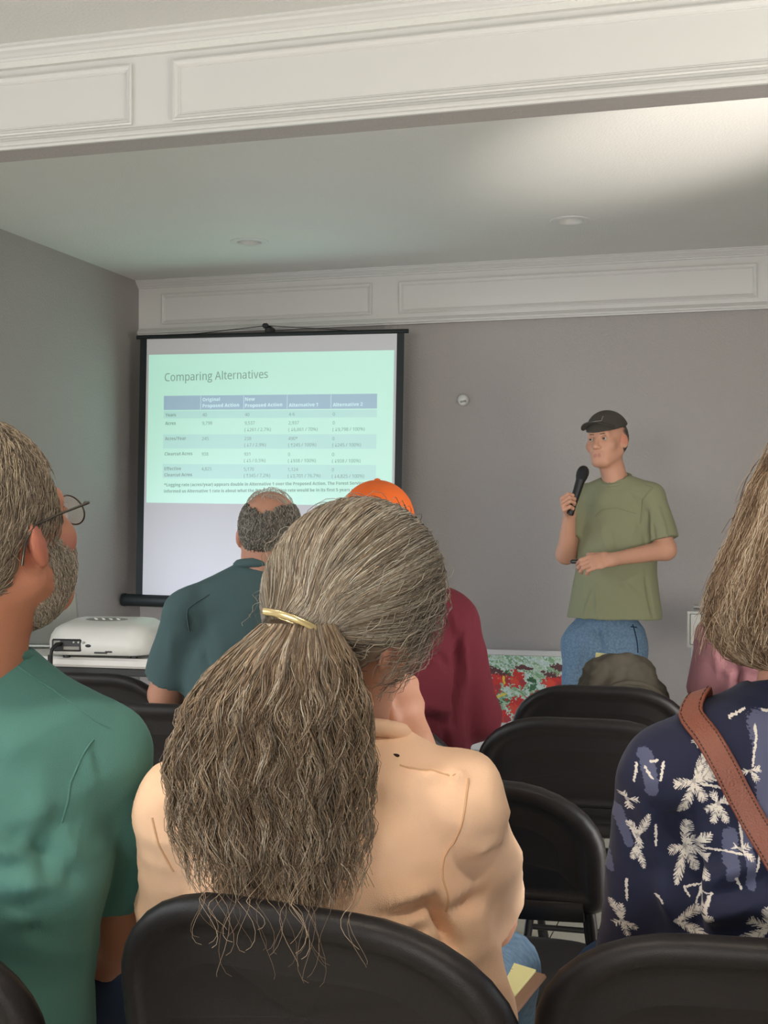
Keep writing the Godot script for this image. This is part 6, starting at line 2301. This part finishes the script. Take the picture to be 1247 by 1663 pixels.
	for a in [[Vector3(-0.3415, 0.7726, -1.5199), Vector3(-0.3429, 0.7073, -1.5722), 0.011, -0.024], [Vector3(-0.3734, 0.7744, -1.4794), Vector3(-0.3415, 0.7740, -1.5199), 0.010, -0.016], [Vector3(-0.4132, 0.7640, -1.4679), Vector3(-0.3601, 0.7661, -1.4833), 0.012, -0.008], [Vector3(-0.3999, 0.7896, -1.4715), Vector3(-0.3401, 0.7951, -1.4888), 0.016, 0.012], [Vector3(-0.4133, 0.7468, -1.4681), Vector3(-0.3436, 0.7571, -1.4882), 0.013, 0.010], [Vector3(-0.3735, 0.7260, -1.4799), Vector3(-0.3368, 0.7339, -1.5216), 0.012, 0.012], [Vector3(-0.3801, 0.7357, -1.4778), Vector3(-0.3470, 0.7339, -1.5187), 0.008, -0.008], [Vector3(-0.3441, 0.7640, -1.5713), Vector3(-0.3080, 0.7588, -1.6338), 0.012, -0.014], [Vector3(-0.3439, 0.8237, -1.5706), Vector3(-0.3114, 0.8263, -1.6321), 0.016, 0.006], [Vector3(-0.3368, 0.8746, -1.5721), Vector3(-0.3186, 0.8113, -1.6302), 0.012, -0.005], [Vector3(-0.6783, 0.8918, -1.3898), Vector3(-0.6752, 0.8089, -1.3916), 0.008, -0.008], [Vector3(-0.6637, 0.8849, -1.3941), Vector3(-0.6553, 0.8158, -1.3973), 0.010, 0.008], [Vector3(-0.6552, 0.8435, -1.3970), Vector3(-0.6639, 0.8089, -1.3948), 0.008, -0.010], [Vector3(-0.6254, 0.8158, -1.4059), Vector3(-0.6388, 0.7951, -1.4023), 0.010, 0.010], [Vector3(-0.4260, 0.9471, -1.4622), Vector3(-0.3597, 0.9195, -1.4817), 0.02, 0.005], [Vector3(-0.4394, 0.8918, -1.4590), Vector3(-0.3732, 0.8435, -1.4787), 0.03, 0.006], [Vector3(-0.3944, 0.9536, -1.5338), Vector3(-0.3724, 0.9450, -1.5402), 0.012, 0.010], [Vector3(-0.3544, 0.9521, -1.5454), Vector3(-0.3462, 0.9435, -1.5478), 0.010, 0.010], [Vector3(-0.3669, 0.9464, -1.5418), Vector3(-0.3614, 0.9406, -1.5435), 0.009, -0.008]]:
		f.fold(f.onto(a[0]), f.onto(a[1]), a[2] * 0.85, a[3] * 1.5)
	f.wob = ridges(5.5, 9)
	f.wob_amp = 0.006
	f.wob_scale = Vector3(0.8, 1.3, 0.8)
	cloth(t, "t_shirt", f, 0.0065, M.peach_knit)
	seam(t, f, [Vector3(-0.3436, 0.9371, -1.5695), Vector3(-0.3507, 0.8964, -1.5679), Vector3(-0.3592, 0.8455, -1.5660), Vector3(-0.3593, 0.8018, -1.5664), Vector3(-0.3511, 0.7626, -1.5693)], -AHEAD, 0.0014, M.peach_thread)
	seam(t, f, [Vector3(-0.7196, 0.8746, -1.4613), Vector3(-0.7142, 0.8237, -1.4634), Vector3(-0.7101, 0.7873, -1.4650)], -AHEAD, 0.0014, M.peach_thread)
	seam(t, f, [Vector3(-0.4292, 0.9380, -1.5655), Vector3(-0.3974, 0.9292, -1.5748), Vector3(-0.3691, 0.9240, -1.5831)], (-AHEAD + UP * 0.5).normalized(), 0.0012, M.peach_thread)
	g = Geo.new()
	var ring2 := []
	for i in 25:
		var a := TAU * i / 24.0
		ring2.append(nb + b.x * (sin(a) * 0.069 + 0.004) + b.z * cos(a) * 0.067 + UP * (0.020 - 0.018 * cos(a) - 0.004 * absf(sin(a))))
	g.tube(ring2, 0.0115, 8, false)
	finish("collar", g, M.peach_knit, t)
	# cuff of the right sleeve and the second row of stitches round the collar
	g = Geo.new()
	ring2 = []
	var cuff: Vector3 = Vector3(-0.3866, 0.7261, -1.7884)
	var cd := (cuff - sr).normalized()
	var cu := cd.cross(ROW).normalized()
	var cv := cd.cross(cu)
	for i in 33:
		var a := TAU * i / 32.0
		ring2.append(cuff - cd * 0.004 + (cu * cos(a) + cv * sin(a)) * 0.0605)
	g.tube(ring2, 0.0028, 6, false)
	finish("cuff", g, M.peach_knit, t)
	g = Geo.new()
	var hp := f.project(Vector3(-0.4330, 0.9444, -1.5435) - AHEAD * 0.2, AHEAD, 0.5)
	g.lathe(hp - AHEAD * 0.0008, [Vector2(0.0055, 0), Vector2(0.004, 0.0006), Vector2(0.0006, 0.0008)], Basis(ROW, -AHEAD, UP).scaled_local(Vector3(1, 1, 0.45)), 14)
	finish("care_mark", g, M.leather_stitch, t)
	legs_seated(t, base + UP * 0.085 + ROW * 0.02, turned(9).z, M.denim, 0.16, 0.86, 0.014)
	# notepad in a brown folder on her lap
	var n0: Vector3 = Vector3(-0.4265, 0.5597, -1.9141)
	var nbk := frame_of((AHEAD * 0.9 + ROW * 0.35), (UP * 0.9 - AHEAD * 0.45))
	var nt := thing("notepad", "yellow paper pad in a brown folder on the lap of the woman in peach", "notepad", n0)
	g = Geo.new()
	var nbb := Basis(nbk.x, nbk.y, -nbk.z)
	g.box(Vector3.ZERO, Vector3(0.17, 0.008, 0.24), 0.003, nbb)
	part("folder", g, M.binder, nt)
	g = Geo.new()
	g.box(nbk.y * 0.0065 - nbk.x * 0.006, Vector3(0.15, 0.005, 0.225), 0.001, nbb)
	part("paper", g, M.paper_yellow, nt)
	g = Geo.new()
	for i in 3:
		g.box(nbk.y * 0.0092 - nbk.x * 0.01 + nbk.z * (0.085 - i * 0.012), Vector3(0.10, 0.0003, 0.0012), 0.0001, nbb)
	part("handwriting", g, M.grey_plastic, nt)
	var cp: Vector3 = Vector3(-0.4358, 0.5349, -2.0886)
	g = Geo.new()
	g.lathe(cp, [Vector2(0.026, -0.05), Vector2(0.033, 0.0), Vector2(0.035, 0.012), Vector2(0.032, 0.016), Vector2(0.008, 0.018)], Basis.IDENTITY, 24)
	solo("paper_cup", g, M.paper_white, "white lidded cup held on the lap of the woman in peach", "cup", cp - UP * 0.05)

func stroke(im: Image, a: Vector2, b: Vector2, w0: float, w1: float, col: Color, n: FastNoiseLite, rag := 0.4) -> void:
	var d := b - a
	var l := maxf(d.length(), 1.0)
	var m := maxf(w0, w1) + 2.0
	var lo := Vector2(minf(a.x, b.x) - m, minf(a.y, b.y) - m)
	var hi := Vector2(maxf(a.x, b.x) + m, maxf(a.y, b.y) + m)
	for y in range(int(lo.y), int(hi.y) + 1):
		for x in range(int(lo.x), int(hi.x) + 1):
			var p := Vector2(x, y)
			var t := clampf((p - a).dot(d) / (l * l), 0.0, 1.0)
			var r := lerpf(w0, w1, t) * (1.0 + rag * n.get_noise_2d(x * 6.0, y * 6.0))
			if (p - a - d * t).length() < r:
				im.set_pixel(posmod(x, im.get_width()), posmod(y, im.get_height()), col)

func frond(im: Image, a: Vector2, b: Vector2, w: float, dark: Color, n: FastNoiseLite) -> void:
	var pale := Color("d9d3cb")
	var mid := Color("a9a4a2")
	var d := b - a
	var l := d.length()
	d /= l
	var s := Vector2(-d.y, d.x)
	stroke(im, a, a + d * l * 0.9, w * 0.3, w * 0.12, mid, n, 0.6)
	var steps := int(l / 5.5)
	for i in steps:
		var t := float(i) / steps
		var p := a + d * l * t
		var ww := w * sin(PI * clampf(0.12 + t * 0.86, 0.0, 1.0))
		for q in [-1.0, 1.0]:
			stroke(im, p, p + d * ww * (1.0 + 0.4 * n.get_noise_2d(p.x * 9.0, p.y * 9.0)) + s * q * ww * 0.85, 2.2, 0.9, pale if i % 4 else mid, n, 0.5)

func palm_cloth() -> StandardMaterial3D:
	var navy := Color("272a40")
	var slate := Color("565a74")
	var pale := Color("d4cec6")
	var n := noise(0.02, 2, 3)
	var im := Image.create(1024, 1024, false, Image.FORMAT_RGB8)
	im.fill(navy)
	var z := 0.486
	var at := func(x: float, y: float, ox: float, oy: float) -> Vector2:
		return Vector2(x * z + ox, y * z + oy)
	for k in 2:
		var ox := 512.0 * k
		var oy := 0.0
		for q in [[790, 150, 790, 640, 80], [850, 200, 850, 560, 70], [225, 285, 240, 440, 34], [120, 580, 170, 740, 24], [70, 700, 105, 900, 18], [600, 640, 590, 820, 34], [660, 560, 680, 860, 26], [640, 1250, 870, 1150, 50], [700, 1290, 879, 1230, 60], [360, 1230, 400, 1300, 34], [750, 1480, 860, 1560, 70], [180, 1500, 300, 1640, 50], [500, 1700, 620, 1780, 60]]:
			stroke(im, at.call(q[0], q[1], ox, oy), at.call(q[2], q[3], ox, oy), q[4] * z, q[4] * z * 0.8, slate, n, 0.25)
		for q in [[470, 405, 640, 440], [580, 490, 690, 500], [480, 715, 640, 720], [745, 140, 710, 320], [805, 180, 785, 640], [640, 540, 650, 700], [740, 560, 700, 790], [170, 640, 215, 750], [240, 310, 275, 300], [300, 310, 275, 390], [185, 330, 170, 410], [215, 340, 240, 380], [415, 925, 510, 915], [510, 915, 470, 1000], [415, 925, 440, 970], [165, 930, 175, 1040], [60, 880, 65, 1010], [700, 1170, 870, 1110], [720, 1200, 850, 1180], [570, 1270, 640, 1200], [770, 1240, 800, 1190], [800, 1190, 830, 1240], [290, 970, 310, 1005], [270, 620, 278, 720], [610, 830, 640, 880], [640, 110, 720, 70], [800, 75, 870, 80], [880, 360, 850, 400], [600, 1500, 760, 1520], [300, 1450, 340, 1560], [120, 1700, 300, 1720]]:
			stroke(im, at.call(q[0], q[1], ox, oy), at.call(q[2], q[3], ox, oy), 3.2, 2.4, pale, n, 0.9)
		var palms := [
			[435, 395, [[510, 255], [560, 312], [556, 362], [338, 408], [488, 490], [378, 556]], 15],
			[425, 735, [[425, 588], [522, 640], [515, 762], [490, 856], [375, 918], [338, 752]], 15],
			[545, 495, [[520, 440], [602, 462], [590, 590], [525, 598], [488, 535]], 11],
			[755, 1050, [[730, 938], [800, 958], [655, 1010], [645, 1152], [600, 1150], [872, 1030], [830, 1100], [870, 930]], 15],
			[370, 1085, [[505, 1008], [522, 1152]], 15],
			[160, 1160, [[108, 1055], [150, 1065], [230, 1188], [130, 1192], [192, 1242]], 10],
			[480, 200, [[530, 150], [455, 230], [520, 215]], 11],
			[205, 690, [[160, 620], [240, 560], [215, 760]], 10],
			[150, 510, [[130, 480], [190, 500], [165, 560]], 9],
			[640, 700, [[680, 680], [690, 740], [610, 690]], 9],
			[710, 610, [[740, 580], [680, 640], [740, 650]], 9],
			[700, 340, [[745, 330], [730, 390], [660, 350]], 9],
			[200, 740, [[185, 820], [240, 860]], 9],
			[500, 1450, [[420, 1400], [560, 1390], [600, 1480], [470, 1540], [400, 1480]], 15],
			[860, 1400, [[800, 1350], [940, 1360], [900, 1480], [800, 1450]], 15],
			[250, 1600, [[180, 1540], [330, 1560], [280, 1700], [190, 1680]], 14],
			[700, 1700, [[620, 1650], [780, 1650], [760, 1790], [640, 1770]], 15],
			[420, 1850, [[340, 1800], [500, 1800], [470, 1940], [360, 1920]], 15],
			[900, 1880, [[830, 1830], [980, 1850], [920, 1960]], 14]]
		for p in palms:
			for q in p[2]:
				frond(im, at.call(p[0], p[1], ox, oy), at.call(q[0], q[1], ox, oy), p[3], navy, n)
	var m := mat("palm_cloth", "ffffff", 0.8, 0.0, 0.25)
	m.albedo_texture = ImageTexture.create_from_image(im)
	m.rim_enabled = true
	m.rim = 0.15
	m.rim_tint = 0.5
	return m

func navy_woman() -> void:
	var base: Vector3 = Vector3(0.0177, 0.4420, -1.7334)
	var t := thing("person", "woman with full brown hair in a navy shirt printed with white palm trees", "person", base)
	var tone := lin("c08a72")
	var b := turned(-2)
	var hc: Vector3 = Vector3(0.0365, 1.1867, -1.7080)
	var hb := turned(-8, -2, 0)
	var nb: Vector3 = Vector3(0.0272, 1.0101, -1.6969)
	var sl: Vector3 = Vector3(-0.1217, 0.9239, -1.6183)
	var sr: Vector3 = Vector3(0.1744, 0.9236, -1.7300)
	var el: Vector3 = Vector3(-0.1655, 0.6444, -1.7284)
	var er: Vector3 = Vector3(0.2057, 0.6444, -1.8359)
	var wl: Vector3 = Vector3(-0.1151, 0.4775, -2.0364)
	var wr: Vector3 = Vector3(0.1529, 0.4775, -2.1140)
	var f := Field.new()
	f.flat(Vector3(0.0212, 0.9163, -1.6857), Vector3(0.0182, 0.6913, -1.7290), b.x, 0.13, 0.08, 0.13, 0.09, 0.03)
	f.cap(sl, el, 0.044, 0.04, 0.02)
	f.cap(el, wl, 0.04, 0.027, 0.02)
	f.cap(sr, er, 0.044, 0.04, 0.02)
	f.cap(er, wr, 0.04, 0.027, 0.02)
	f.cap(nb, nb - UP * 0.1, 0.052, 0.075, 0.03)
	var fh := Field.new()
	head(fh, hc, hb, 0.98, true)
	fh.cap(hc - hb.y * 0.05 - hb.z * 0.02, nb - UP * 0.03, 0.054, 0.058, 0.03)
	var fa := Field.new()
	hand(fa, wl, AHEAD * 0.8 + ROW * 0.5, -UP, ROW, [20, 30, 20], AHEAD + ROW * 0.5)
	var fb := Field.new()
	hand(fb, wr, AHEAD * 0.8 - ROW * 0.5, -UP, -ROW, [20, 30, 20], AHEAD - ROW * 0.5)
	skin_mesh(t, [[f, 0.014], [fh, 0.008], [fa, 0.007], [fb, 0.007]], tone)
	eyes(t, hc, hb, 0.98)
	# full wavy hair to the nape, laid round a profile of [height, radius]
	var prof := [[0.138, 0.004], [0.128, 0.035], [0.104, 0.060], [0.07, 0.076], [0.037, 0.086], [0.0, 0.101], [-0.037, 0.114], [-0.074, 0.119], [-0.104, 0.113], [-0.124, 0.096], [-0.134, 0.070]]
	var g := Geo.new()
	f = Field.new()
	for i in range(1, prof.size() - 3):
		f.flat(hc + hb.y * prof[i][0] * 0.97 - hb.z * 0.02, hc + hb.y * prof[i + 1][0] * 0.97 - hb.z * 0.02, hb.x, prof[i][1] * 0.9, prof[i][1] * 0.95, prof[i + 1][1] * 0.9, prof[i + 1][1] * 0.95, 0.02)
	f.plane(hc - hb.y * 0.118, -hb.y)
	f.cut(hc + hb.z * 0.16 - hb.y * 0.02, hc + hb.z * 0.12 - hb.y * 0.18, 0.11, 0.12, 0.01)
	f.base_color = lin("5a4636")
	f.into(g, 0.008)
	var tones := shade_list(["624e3c", "6f5946", "7b6550", "87705a", "937c65", "9f8a72", "ad9a83", "bbaa94"])
	var wn := noise(0.3, 2, 23)
	var bent := func(v: float) -> Vector2:
		var x := clampf(v, 0.0, 0.9999) * (prof.size() - 1)
		var i := int(x)
		return Vector2(prof[i][1], prof[i][0]).lerp(Vector2(prof[i + 1][1], prof[i + 1][0]), x - i)
	var bents := []
	for i in 101:
		bents.append(bent.call(i / 100.0))
	for i in 10500:
		var az := rng.randf() * TAU
		if cos(az) > 0.6:
			continue
		var v0 := rng.randf_range(0.02, 0.55)
		var v1 := rng.randf_range(0.72, 1.0)
		var layer := rng.randf_range(0.92, 1.07)
		var pts := PackedVector3Array()
		var key := Vector2(az * 7.0, layer * 30.0)
		var ph := wn.get_noise_2dv(key) * 12.0 + rng.randfn() * 0.6
		var ph2 := wn.get_noise_2dv(key + Vector2(77, 0)) * 12.0 + rng.randfn() * 0.6
		var wv := rng.randf_range(0.004, 0.012)
		var tw := 0.25 + 0.25 * wn.get_noise_2d(az * 5.0, 300.0)
		for k in 15:
			var s := k / 14.0
			var q: Vector2 = bents[int(lerpf(v0, v1, s) * 100.0)]
			var aa := az + tw * s
			var r := q.x * layer
			var p := Vector3(sin(aa) * r, q.y, cos(aa) * r * 1.05 - 0.02)
			p += Vector3(sin(ph + s * 21.0), cos(ph + s * 17.0) * 0.6, cos(ph2 + s * 19.0)) * wv * (0.25 + 0.55 * s)
			pts.append(hc + hb.x * p.x + hb.y * p.y + hb.z * p.z)
		var streak := wn.get_noise_2d(az * 16.0, layer * 40.0) * 1.5 + rng.randfn() * 0.4
		g.strand(pts, 0.00058, 0.00042, tones[clampi(int((streak * 0.5 + 0.5) * tones.size()), 0, tones.size() - 1)])
	for i in 1000:
		var az := rng.randf_range(PI * 0.9, PI * 1.75)
		var y0 := rng.randf_range(-0.07, 0.13)
		var pts := PackedVector3Array()
		var ph := rng.randf() * TAU
		var out := rng.randf_range(0.0, 0.035)
		var base_r: float = lerpf(0.108, 0.055, clampf((y0 + 0.02) / 0.13, 0.0, 1.0))
		for k in 9:
			var s := k / 8.0
			var r := base_r + out * s
			pts.append(hc + hb.x * (sin(az) * r + sin(ph + s * 9.0) * 0.006) + hb.z * (cos(az) * r - 0.02) + hb.y * (y0 - 0.05 * s + 0.014 * sin(ph + s * 8.0)))
		g.strand(pts, 0.00045, 0.0003, tones[rng.randi() % tones.size()])
	finish("hair", g, M.hair, t)
	# shirt
	f = Field.new()
	f.flat(Vector3(0.0225, 0.9231, -1.6809), Vector3(0.0194, 0.8065, -1.6865), b.x, 0.165, 0.095, 0.165, 0.115, 0.03)
	f.flat(Vector3(0.0194, 0.8065, -1.6865), Vector3(0.0157, 0.5674, -1.7401), b.x, 0.165, 0.115, 0.185, 0.145, 0.06)
	f.cap(sl, nb - UP * 0.03, 0.052, 0.058, 0.05)
	f.cap(sr, nb - UP * 0.03, 0.052, 0.058, 0.05)
	f.sleeve(sl, sl.lerp(el, 0.92), 0.055, 0.060, 0.02)
	f.sleeve(sr, sr.lerp(er, 0.92), 0.055, 0.060, 0.02)
	f.cut(nb + UP * 0.002, nb + UP * 0.2, 0.056, 0.08, 0.006)
	f.plane(base + UP * 0.01, Vector3.DOWN)
	for a in [[Vector3(-0.1122, 0.8740, -1.4810), Vector3(-0.1233, 0.7458, -1.5105), 0.016, -0.03], [Vector3(-0.1092, 0.8345, -1.4823), Vector3(-0.0521, 0.8608, -1.4986), 0.014, -0.009], [Vector3(-0.1029, 0.8015, -1.4845), Vector3(-0.0142, 0.8410, -1.5098), 0.014, -0.012], [Vector3(-0.0965, 0.8246, -1.4861), Vector3(-0.0097, 0.8575, -1.5109), 0.018, 0.012], [Vector3(-0.0903, 0.7817, -1.4884), Vector3(-0.0143, 0.8114, -1.5101), 0.014, 0.010], [Vector3(-0.1157, 0.7751, -1.4811), Vector3(-0.0650, 0.7784, -1.4957), 0.014, 0.010], [Vector3(-0.1651, 0.8825, -1.5176), Vector3(-0.1588, 0.7939, -1.5205), 0.014, 0.007], [Vector3(-0.1455, 0.8893, -1.5233), Vector3(-0.1425, 0.7939, -1.5252), 0.012, -0.007], [Vector3(-0.1719, 0.7939, -1.5167), Vector3(-0.1524, 0.7530, -1.5228), 0.012, 0.006], [Vector3(-0.1452, 0.9643, -1.5225), Vector3(-0.1323, 0.9166, -1.5268), 0.014, 0.006]]:
		f.fold(f.onto(a[0]), f.onto(a[1]), a[2] * 0.9, a[3] * 1.4)
	f.wob = ridges(5.5, 12)
	f.wob_amp = 0.005
	f.wob_scale = Vector3(0.8, 1.3, 0.8)
	g = Geo.new()
	f.into(g, 0.0065, true, Vector3(-0.2106, 1.0273, -1.6070), ROW * 2.0, UP * 2.0)
	g.c = PackedColorArray()
	var pm := palm_cloth()
	finish("shirt", g, pm, t)
	g = Geo.new()
	var rings := []
	for q in [[0.0, 0.066], [0.014, 0.069], [0.03, 0.065], [0.036, 0.062], [0.033, 0.056], [0.0, 0.055]]:
		var ring := []
		for i in 32:
			var a := -TAU * i / 32.0
			ring.append(nb + b.x * sin(a) * q[1] + b.z * cos(a) * q[1] + UP * (-0.012 + q[0] - 0.012 * cos(a)))
		rings.append(ring)
	g.loft(rings, false, false)
	for i in g.v.size():
		var q := g.v[i] - Vector3(-0.2106, 1.0273, -1.6070)
		g.t.append(Vector2(q.dot(ROW) * 2.0, -q.dot(UP) * 2.0))
	finish("collar", g, pm, t)
	legs_seated(t, base + UP * 0.09, b.z, M.denim_dark, 0.09, 1.0, 0.018)
	# leather strap across the back
	var path := []
	path.append(f.project(Vector3(-0.0721, 0.8997, -1.6693) + AHEAD * 0.25, -AHEAD, 0.5))
	path.append(f.project(Vector3(-0.0790, 0.9512, -1.6668) + AHEAD * 0.25, (-AHEAD - UP * 0.5).normalized(), 0.5))
	path.append(f.project(Vector3(-0.0831, 1.0028, -1.6650) + UP * 0.1, -UP, 0.4))
	for q in [Vector3(-0.0731, 0.9971, -1.5430), Vector3(-0.0640, 0.9766, -1.5459), Vector3(-0.0510, 0.9507, -1.5499), Vector3(-0.0367, 0.9207, -1.5544), Vector3(-0.0223, 0.8907, -1.5589), Vector3(-0.0080, 0.8621, -1.5634), Vector3(0.0089, 0.8280, -1.5687), Vector3(0.0284, 0.7871, -1.5748), Vector3(0.0506, 0.7393, -1.5817), Vector3(0.0733, 0.6848, -1.5889)]:
		path.append(f.project(q - AHEAD * 0.1, AHEAD, 0.5))
	var fine := []
	for i in path.size() - 1:
		var p0: Vector3 = path[maxi(i - 1, 0)]
		var p3: Vector3 = path[mini(i + 2, path.size() - 1)]
		for k in 4:
			fine.append(path[i].cubic_interpolate(path[i + 1], p0, p3, k / 4.0))
	fine.append(path[path.size() - 1])
	path = fine
	rings = []
	var stitch := [[], []]
	for i in path.size():
		var p: Vector3 = path[i]
		var d: Vector3 = (path[mini(i + 1, path.size() - 1)] - path[maxi(i - 1, 0)]).normalized()
		var e := 0.004
		var all := f.all()
		var nrm := Vector3(f.eval(p + Vector3(e, 0, 0), all) - f.eval(p - Vector3(e, 0, 0), all), f.eval(p + Vector3(0, e, 0), all) - f.eval(p - Vector3(0, e, 0), all), f.eval(p + Vector3(0, 0, e), all) - f.eval(p - Vector3(0, 0, e), all)).normalized()
		var s := d.cross(nrm).normalized()
		p += nrm * 0.006
		rings.append([p - s * 0.0145, p - s * 0.0145 + nrm * 0.003, p - s * 0.012 + nrm * 0.004, p + s * 0.012 + nrm * 0.004, p + s * 0.0145 + nrm * 0.003, p + s * 0.0145])
		stitch[0].append(p - s * 0.011 + nrm * 0.0042)
		stitch[1].append(p + s * 0.011 + nrm * 0.0042)
	g = Geo.new()
	g.loft(rings)
	var st := thing("bag_strap", "brown leather bag strap slung across the navy palm shirt", "strap", path[8])
	finish("strap", g, M.leather, st)
	for row in stitch:
		g = Geo.new()
		for i in range(8, row.size() - 1):
			for k in 2:
				var a: Vector3 = row[i].lerp(row[i + 1], k / 2.0)
				var c: Vector3 = row[i].lerp(row[i + 1], k / 2.0 + 0.3)
				g.tube([a, c], 0.0008, 5)
		finish("stitching", g, M.leather_stitch, st)
